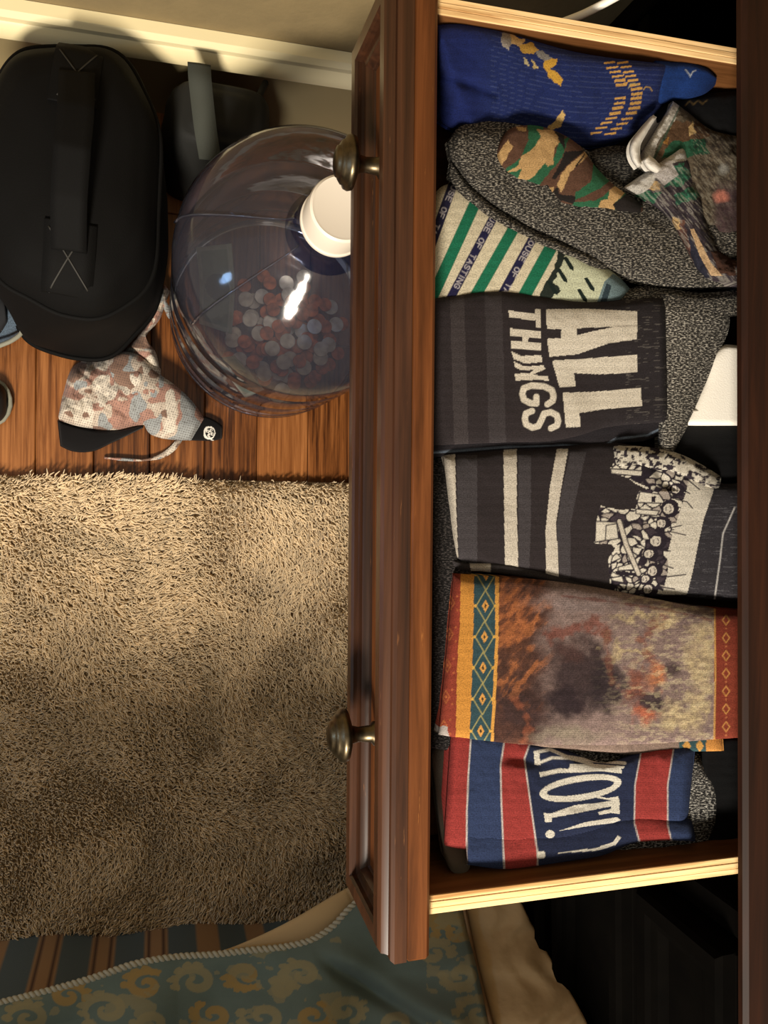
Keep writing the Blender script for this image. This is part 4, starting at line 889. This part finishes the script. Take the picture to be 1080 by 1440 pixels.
q = patch('quilt', [(654,1266),(662,1310),(675,1370),(693,1440),(718,1560)], [(728,1258),(748,1300),(784,1365),(826,1440),(862,1560)], plain('tan_quilt_cloth', (178, 150, 108), .85, bump=.2, bscale=300), None, th=.006, pw=5, ends=(0,0), depth=lambda S,T,u,v: hang(u, v) + .006, lift=q_l, wr=.001, wsc=18, skirt=.006, sheet=True)
tag(q, 'tan quilted bed cover edge hanging beside the black gap', 'quilt')

# ------------------------------------------------------------------ water bottle with coins
JX, JY = .1455, .2370
jug = empty('water_bottle', (JX, JY, 0)); tag(jug, 'large clear blue plastic water bottle with a white cap holding coins', 'bottle')
pf = [(.0, .012), (.10, .010), (.118, .004), (.128, .004), (.1335, .012), (.1345, .028), (.1325, .034), (.1325, .040), (.1350, .046), (.1350, .066), (.1325, .072), (.1325, .080), (.1350, .086), (.1352, .130), (.1330, .138), (.1330, .146), (.1352, .154), (.1352, .225), (.1335, .232), (.1335, .240), (.1354, .248), (.1358, .300), (.1345, .322), (.1290, .343), (.1180, .361), (.1020, .376), (.0840, .390), (.0660, .402), (.0500, .412), (.0390, .421), (.0320, .431), (.0290, .442), (.0282, .466), (.0282, .478)]
nk = [q for q in pf if q[1] >= .4205 and q[0] < .0395]
MB().lathe(nk, 96, lambda V: V + np.array([JX, JY, 0]), cap=False).build('neck', M_NECK, jug, True)
body = MB().lathe([q for q in pf if not (q[1] > .4211 and q[0] < .0395)], 96, lambda V: V + np.array([JX, JY, 0]), cap=False).build('body', M_BOTTLE, jug, True)
body.visible_shadow = True
cp = [(.0285, .449), (.0305, .450), (.0305, .4535), (.0292, .455), (.0292, .482), (.0282, .4868), (.0262, .4885), (.0240, .4878), (.0, .4878)]
o = MB().lathe(cp, 64, lambda V: V + np.array([JX, JY, 0]), cap=False).build('screw_cap', M_CAPW, jug, True); smooth_angle(o, 35); o['label'] = 'white screw cap'
# vertical mould ribs of the shoulder
rb = MB()
for a in (2.95, 3.7, 5.2):
    P = [(JX + (r_ + .001) * math.cos(a), JY + (r_ + .001) * math.sin(a), z + .001) for r_, z in pf[22:31]]
    rb.tube(spline(np.array(P), 24), np.linspace(.0014, .0005, 24), 8)
o = rb.build('shoulder_rib', M_BOTTLE, jug, True)
# coins
cm = {}
def coin_mesh(nm, r_, t_, mat):
    pr_ = [(.0, 0), (r_ * .97, 0), (r_, t_ * .2), (r_, t_ * .8), (r_ * .97, t_), (r_ * .88, t_), (r_ * .86, t_ * .86), (.0, t_ * .86)]
    o = MB().lathe(pr_, 20, None, cap=False).build(nm, mat, None, False, origin=(0, 0, 0)); smooth_angle(o, 40); return o
protos = [(coin_mesh('penny', .0095, .0015, M_PENNY), .0095, 'copper penny lying inside the bottle', 'pennies in the bottle'),
          (coin_mesh('silver_coin', .0106, .0019, M_SILVER), .0106, 'silver coin lying inside the bottle', 'silver coins in the bottle')]
first = [True, True]
cr = random.Random(11)
for layer in range(5):
    z = .0150 + layer * .0026; R = .088 - layer * .012; cx, cy = JX + .018 + .004 * layer, JY - .018 - .002 * layer
    pts = []
    for tr_ in range(1500):
        a = cr.uniform(0, 6.283); q = R * math.sqrt(cr.random()); X = cx + q * math.cos(a); Y = cy + q * math.sin(a)
        if math.hypot(X - JX, Y - JY) > .106: continue
        if all((X - m_)**2 + (Y - n_)**2 > .0216**2 for m_, n_ in pts): pts.append((X, Y))
        if len(pts) > 30: break
    for X, Y in pts:
        k = 0 if cr.random() < .70 else 1
        if layer == 4 and X > JX and cr.random() < .5: k = 1
        o = protos[k][0]
        if not first[k]: o = o.copy(); COL.objects.link(o)
        first[k] = False
        o.location = (X, Y, z); o.rotation_euler = (cr.uniform(-.05, .05), cr.uniform(-.05, .05), cr.uniform(0, 6))
        tag(o, protos[k][2], 'coin', protos[k][3])
# banknotes
def note(P, dd, name, label, paintf):
    a = np.array(P, float)
    o = patch(name, [a[0], (a[0] + a[1]) / 2 + 3, a[1]], [a[3], (a[2] + a[3]) / 2 + 4, a[2]], M_VC, None, th=.0012, pw=8, ends=(0, 0), sheet=True, depth=lambda S,T,u,v: (dd[0]*(1-S) + dd[1]*S)*(1-T) + (dd[3]*(1-S) + dd[2]*S)*T, paint=paintf, skirt=.0004, res=2, wr=.004, wsc=30)
    tag(o, label, 'banknote'); return o
def p_note(p):
    p.mask(np.ones(len(p.u)), (170, 178, 150)); p.noise(9, .2); p.mask((p.S > .06) & (p.S < .94) & (p.T > .10) & (p.T < .90), (132, 150, 122), .8)
    p.mask(((p.S - .5) / .16)**2 + ((p.T - .5) / .34)**2 < 1, (92, 106, 84)); p.mask((np.sin(p.T * 60) > .3) * (p.T > .8), (190, 194, 170), .6)
note([(276,348),(280,455),(326,470),(326,342)], (1.00, 1.08, 1.09, 1.03), 'banknote', 'green banknote standing against the bottle\'s left inner side', p_note)
note([(300,505),(345,560),(372,548),(330,500)], (1.125, 1.128, 1.128, 1.12), 'banknote', 'crumpled pale banknote at the bottle\'s lower front', p_note)

# ------------------------------------------------------------------ black bag with top handle
BXc, BYc, BA, BB, BH = -.094, .322, .098, .150, .275
bag = empty('bag', (BXc, BYc, 0)); tag(bag, 'bulky black nylon bag with a top carry handle against the baseboard', 'bag')
layers = [(.0, .80), (.006, .90), (.03, .97), (.10, 1.0), (.17, 1.0), (.215, .955), (.243, .86), (.260, .70), (.269, .50), (.274, .26), (.275, .03)]
NB = 96; V = []; F = []
zz = spline(np.array(layers), 44)
def bagpt(a, z, s_):
    ca, sa = np.cos(a), np.sin(a); e = .78
    x = BA * np.sign(ca) * abs(ca) ** e; y = BB * np.sign(sa) * abs(sa) ** e
    wob = 1 + .03 * math.sin(3 * a + z * 20) + .02 * math.sin(7 * a - z * 31)
    return (BXc + x * s_ * wob + .02 * (z - .13), BYc + y * s_ * wob + .05 * (z - .13), z)
for z, s_ in zz:
    for k in range(NB): V.append(bagpt(2 * math.pi * k / NB, z, max(s_, .02)))
for i in range(len(zz) - 1):
    for k in range(NB): F.append((i*NB+k, i*NB+(k+1) % NB, (i+1)*NB+(k+1) % NB, (i+1)*NB+k))
F.append(list(range(NB))[::-1]); F.append([(len(zz)-1)*NB+k for k in range(NB)])
mesh('body', V, F, M_BLACK, bag, True)
for zl, sl in ((.222, .940), (.045, .985)):
    P = [bagpt(2 * math.pi * k / 120, zl, sl * 1.006) for k in range(121)]
    MB().tube(P, .0032, 8, caps=False).build('piping', M_BLACK2, bag, True)
def bagtop(x, y):
    # height of the dome under a plan point
    lo, hi = .02, .275
    for _ in range(22):
        z = (lo + hi) / 2
        s_ = np.interp(z, zz[:, 0], zz[:, 1]); X = (x - BXc - .02 * (z - .13)) / (BA * s_ + 1e-6); Y = (y - BYc - .05 * (z - .13)) / (BB * s_ + 1e-6)
        if z < .11 or abs(X) ** (2 / .78) + abs(Y) ** (2 / .78) <= 1: lo = z
        else: hi = z
    return lo
def strip(name, path, wd, lifts, mat, parent, th=.0022, n=60):
    P = spline(np.array(path, float), n); t_ = np.gradient(P, axis=0); t_ /= np.linalg.norm(t_, axis=1)[:, None]; nn = np.c_[-t_[:, 1], t_[:, 0]]
    lf = np.interp(np.linspace(0, 1, n), np.linspace(0, 1, len(lifts)), lifts); V = []; F = []
    zc = np.array([bagtop(*p) for p in P]); k_ = np.ones(7) / 7; zc = np.convolve(np.pad(zc, 3, 'edge'), k_, 'valid')
    for i in range(n):
        for q in (-1, -.5, 0, .5, 1):
            p = P[i] + nn[i] * wd / 2 * q
            z = zc[i] + lf[i] if lifts[len(lifts)//2] > .01 else bagtop(*p) + lf[i]
            V.append((p[0], p[1], z + th)); 
        for q in (1, .5, 0, -.5, -1):
            p = P[i] + nn[i] * wd / 2 * q
            z = zc[i] + lf[i] if lifts[len(lifts)//2] > .01 else bagtop(*p) + lf[i]
            V.append((p[0], p[1], z))
    for i in range(n - 1):
        for k in range(10): F.append((i*10+k, i*10+(k+1) % 10, (i+1)*10+(k+1) % 10, (i+1)*10+k))
    F.append(list(range(10))[::-1]); F.append([(n-1)*10+k for k in range(10)])
    return mesh(name, V, F, mat, parent, True)
hx = BXc + .010
strip('handle_patch', [(hx - .004, .385), (hx, .432), (hx + .002, .462)], .046, [.001, .001, .001], M_BLACK2, bag)
strip('handle_patch', [(hx - .010, .200), (hx - .006, .235), (hx - .004, .268)], .050, [.001, .001, .001], M_BLACK2, bag)
strip('handle', [(hx - .006, .240), (hx - .004, .280), (hx, .330), (hx + .002, .370), (hx, .420)], .034, [.001, .020, .030, .022, .001], M_BLACK2, bag, .004)
for ya, yb, xm in ((.205, .262, hx - .007), (.392, .446, hx)):
    for sg in (1, -1):
        strip('stitching', [(xm - .018 * sg, ya), (xm, (ya + yb) / 2), (xm + .018 * sg, yb)], .0014, [.0034, .0034, .0034], plain('black_thread', (36, 33, 26), .7), bag, .0006, 24)

# second bag behind the bottle, its webbing strap standing up
b2 = empty('backpack', (.045, .435, 0)); tag(b2, 'dark olive backpack wedged between black bag and water bottle by the baseboard', 'backpack')
V = []; F = []; NB2 = 48; LZ = spline(np.array([(.0, .85), (.01, .97), (.06, 1.), (.13, .97), (.165, .85), (.182, .55), (.186, .05)]), 24)
for z, s_ in LZ:
    for k in range(NB2):
        a = 2 * math.pi * k / NB2; ca, sa = math.cos(a), math.sin(a); wob = 1 + .05 * math.sin(4 * a + 30 * z)
        V.append((.066 + .066 * np.sign(ca) * abs(ca) ** .6 * max(s_, .03) * wob, .435 + .048 * np.sign(sa) * abs(sa) ** .7 * max(s_, .03) * wob + .03*(z-.1), z))
for i in range(len(LZ) - 1):
    for k in range(NB2): F.append((i*NB2+k, i*NB2+(k+1) % NB2, (i+1)*NB2+(k+1) % NB2, (i+1)*NB2+k))
F.append([(len(LZ)-1)*NB2+k for k in range(NB2)])
mesh('body', V, F, M_GREYBAG, b2, True)
P = at(np.array([296., 290, 284, 281, 280.]), np.array([226., 190, 140, 110, 90.]), np.array([.965, .955, .948, .945, .95]))
sv = []; sf = []
Pq = spline(P, 30)
for i, p in enumerate(Pq):
    for dxx, dz in ((-.0125, .0015), (0, .0025), (.0125, .0015), (.0125, -.0005), (0, 0), (-.0125, -.0005)): sv.append((p[0] + dxx, p[1], p[2] + dz))
for i in range(29):
    for k in range(6): sf.append((i*6+k, i*6+(k+1) % 6, (i+1)*6+(k+1) % 6, (i+1)*6+k))
sf.append(list(range(6))[::-1]); sf.append([29*6+k for k in range(6)])
o = mesh('strap', sv, sf, M_STRAP, b2, True); o['label'] = 'grey webbing strap'
MB().tube(np.array([(.095, .45, .17), (.11, .47, .17), (.118, .49, .16)]), .004, 8).build('buckle_loop', M_GREYBAG, b2, True)

# ------------------------------------------------------------------ camouflage mesh cap
def c2(P): return [(60 + a / 3.857, 420 + b / 3.857) for a, b in P]
def p_mesh(p, seed=1):
    p.mask(np.ones(len(p.u)), (196, 180, 162))
    n1 = fbm(p.u / 34 + seed, p.v / 22, 11, 2); n2 = fbm(p.u / 24, p.v / 30 + seed, 23, 2)
    p.mask(n1 > .53, (168, 128, 112)); p.mask((n2 > .55), (150, 152, 150)); p.mask((n1 < .36), (132, 104, 88)); p.mask((n2 < .33), (214, 202, 184))
    gx_ = (p.u + p.v * .35) / 3.4; gy_ = (p.v - p.u * .25) / 3.4
    p.mask((np.hypot(gx_ - np.floor(gx_) - .5, gy_ - np.floor(gy_) - .5) < .26), (74, 64, 62), .75)
capo = root('cap', 190, 560, H, 'pale camouflage mesh cap with black band and ties crumpled on floor', 'cap')
def p_blk(p): p.mask(np.ones(len(p.u)), (18, 16, 16))
patch('band', c2([(80,660),(180,690),(300,715),(420,715),(545,690)]), c2([(95,800),(150,825),(260,830),(380,780),(545,700)]), M_VC, capo, H - .002, .012, 2.4, paint=p_blk, ends=(.05,.1), res=2)
def p_logo(p):
    p_blk(p); W = (226, 220, 208); c = c2([(905,730)])[0]
    p.ell(c[0], c[1], 8.6, 9.2, W, 1, 0, 1.5); p.ell(c[0] + .5, c[1] - .5, 6.4, 7, (18,16,16))
    for dx_, dy_ in ((-3,-3),(2,-4),(4,1),(-1,3),(0,-1)): p.ell(c[0]+dx_, c[1]+dy_, 2.1, 2.3, W); p.ell(c[0]+dx_+.5, c[1]+dy_+.3, 1.0, 1.1, (18,16,16))
    p.line(c2([(900,745),(915,765),(925,770)]), 1.6, W)
patch('band', c2([(800,690),(865,640),(950,670),(975,690)]), c2([(790,768),(860,770),(940,768),(972,760)]), M_VC, capo, H - .004, .010, 2.6, paint=p_logo, ends=(.05,.1), res=.8)
patch('crown', c2([(85,640),(110,520),(180,355),(300,320),(420,295),(520,290),(640,380)]), c2([(92,660),(180,690),(300,708),(400,712),(500,690),(560,680),(660,560)]), M_VC, capo, H - .006, .040, 2.2, paint=p_mesh, ends=(.1,.1), wr=.010, wsc=24, res=1.4, skirt=.004)
patch('brim_panel', c2([(365,400),(360,330),(420,290),(510,300),(620,400),(720,470),(830,580),(875,650)]), c2([(375,430),(420,490),(490,570),(540,660),(580,730),(640,755),(720,765),(805,768)]), M_VC, capo, H - .028, .020, 2.4, paint=lambda p: p_mesh(p, 5), ends=(.06,.05), wr=.003, wsc=30, res=1.2, skirt=.006)
patch('gathered_tie', c2([(450,280),(520,200),(570,130),(610,40),(640,-40),(660,-80)]), c2([(640,400),(600,270),(560,230),(640,100),(665,30),(690,-40)]), M_VC, capo, H - .012, .024, 2.2, paint=lambda p: p_mesh(p, 9), wr=.006, wsc=12, res=1.4)
patch('tie', c2([(640,-10),(660,60),(690,110),(722,120)]), c2([(655,-30),(690,50),(715,95),(730,125)]), M_VC, capo, H - .03, .006, 2.4, paint=lambda p: p_mesh(p, 2), res=2)
patch('tie', c2([(760,765),(720,820),(650,865),(560,880),(440,880),(335,868)]), c2([(725,765),(695,800),(630,845),(550,868),(440,862),(332,858)]), M_VC, capo, H - .004, .004, 2.4, paint=lambda p: p_mesh(p, 3), res=1.4)

# ------------------------------------------------------------------ things cut by the left edge
dn = root('denim_shoe', -10, 440, H, 'blue denim shoe collar with a pale rim cut by left edge', 'shoe')
patch('upper', [(-170,390),(-60,380),(-20,372),(2,362),(8,372),(14,400),(28,440)], [(-170,490),(-60,500),(-20,492),(5,484),(20,476),(30,466),(33,458)], M_DENIM, dn, H - .002, .05, 2.2, nu=60, nv=40, ends=(.05,.05), wr=.003, wsc=20)
q = spline([(1,358),(7,375),(13,400),(24,432),(33,456),(30,468),(18,478),(0,486),(-20,494)], 50)
o = MB().tube(at(q[:, 0], q[:, 1], H - .05), .0028, 8).build('rim', M_DENIMEDGE, dn, True)
patch('tongue', [(-40,420),(0,410),(8,424)], [(-40,470),(0,468),(12,452)], plain('dark_lining', (26, 27, 30), .9), dn, H - .045, .016, 2.4, nu=30, nv=20)
sh = root('shoe', -20, 565, H, 'dark shoe toe with a grey rim cut by left edge above rug', 'shoe')
patch('toe', [(-190,536),(-70,530),(-20,534),(2,540),(11,552)], [(-190,590),(-70,596),(-20,598),(2,592),(11,580)], M_BOOT, sh, H - .006, .035, 2.2, nu=40, nv=30, ends=(.05,.3))
q = spline([(-180,536),(-60,530),(-20,532),(2,538),(12,552),(15,566),(12,580),(2,593),(-20,599),(-60,598),(-180,590)], 40)
MB().tube(at(q[:, 0], q[:, 1], H - .008), .0028, 8).build('sole_rim', M_DENIMEDGE, sh, True)
tg = root('yellow_tag', -4, 250, H - .2, 'small yellow and white tag at the left edge beside black bag', 'tag')
patch('tag_face', [(-20,228),(-4,230),(4,236)], [(-20,250),(-4,250),(5,250)], plain('yellow_cloth', (196,160,60), .8), tg, H - .16, .006, nu=14, nv=10)
patch('tag_edge', [(-20,250),(-4,252),(3,252)], [(-20,278),(-4,280),(4,280)], plain('grey_white_cloth', (150,148,140), .8), tg, H - .155, .006, nu=14, nv=10)

# ------------------------------------------------------------------ white cord between wall and dresser
q = spline([(700,60),(760,42),(800,28),(820,20),(842,9),(866,-4),(900,-24),(960,-60)], 60)
o = MB().tube(at(q[:, 0], q[:, 1], np.linspace(.585, .49, 60)), .0028, 10).build('power_cord', M_CORD, None, True)
tag(o, 'white cord running up beside the dresser behind the drawer corner', 'cord')

for o in list(bpy.data.objects):
    if '_o' in o: del o['_o']
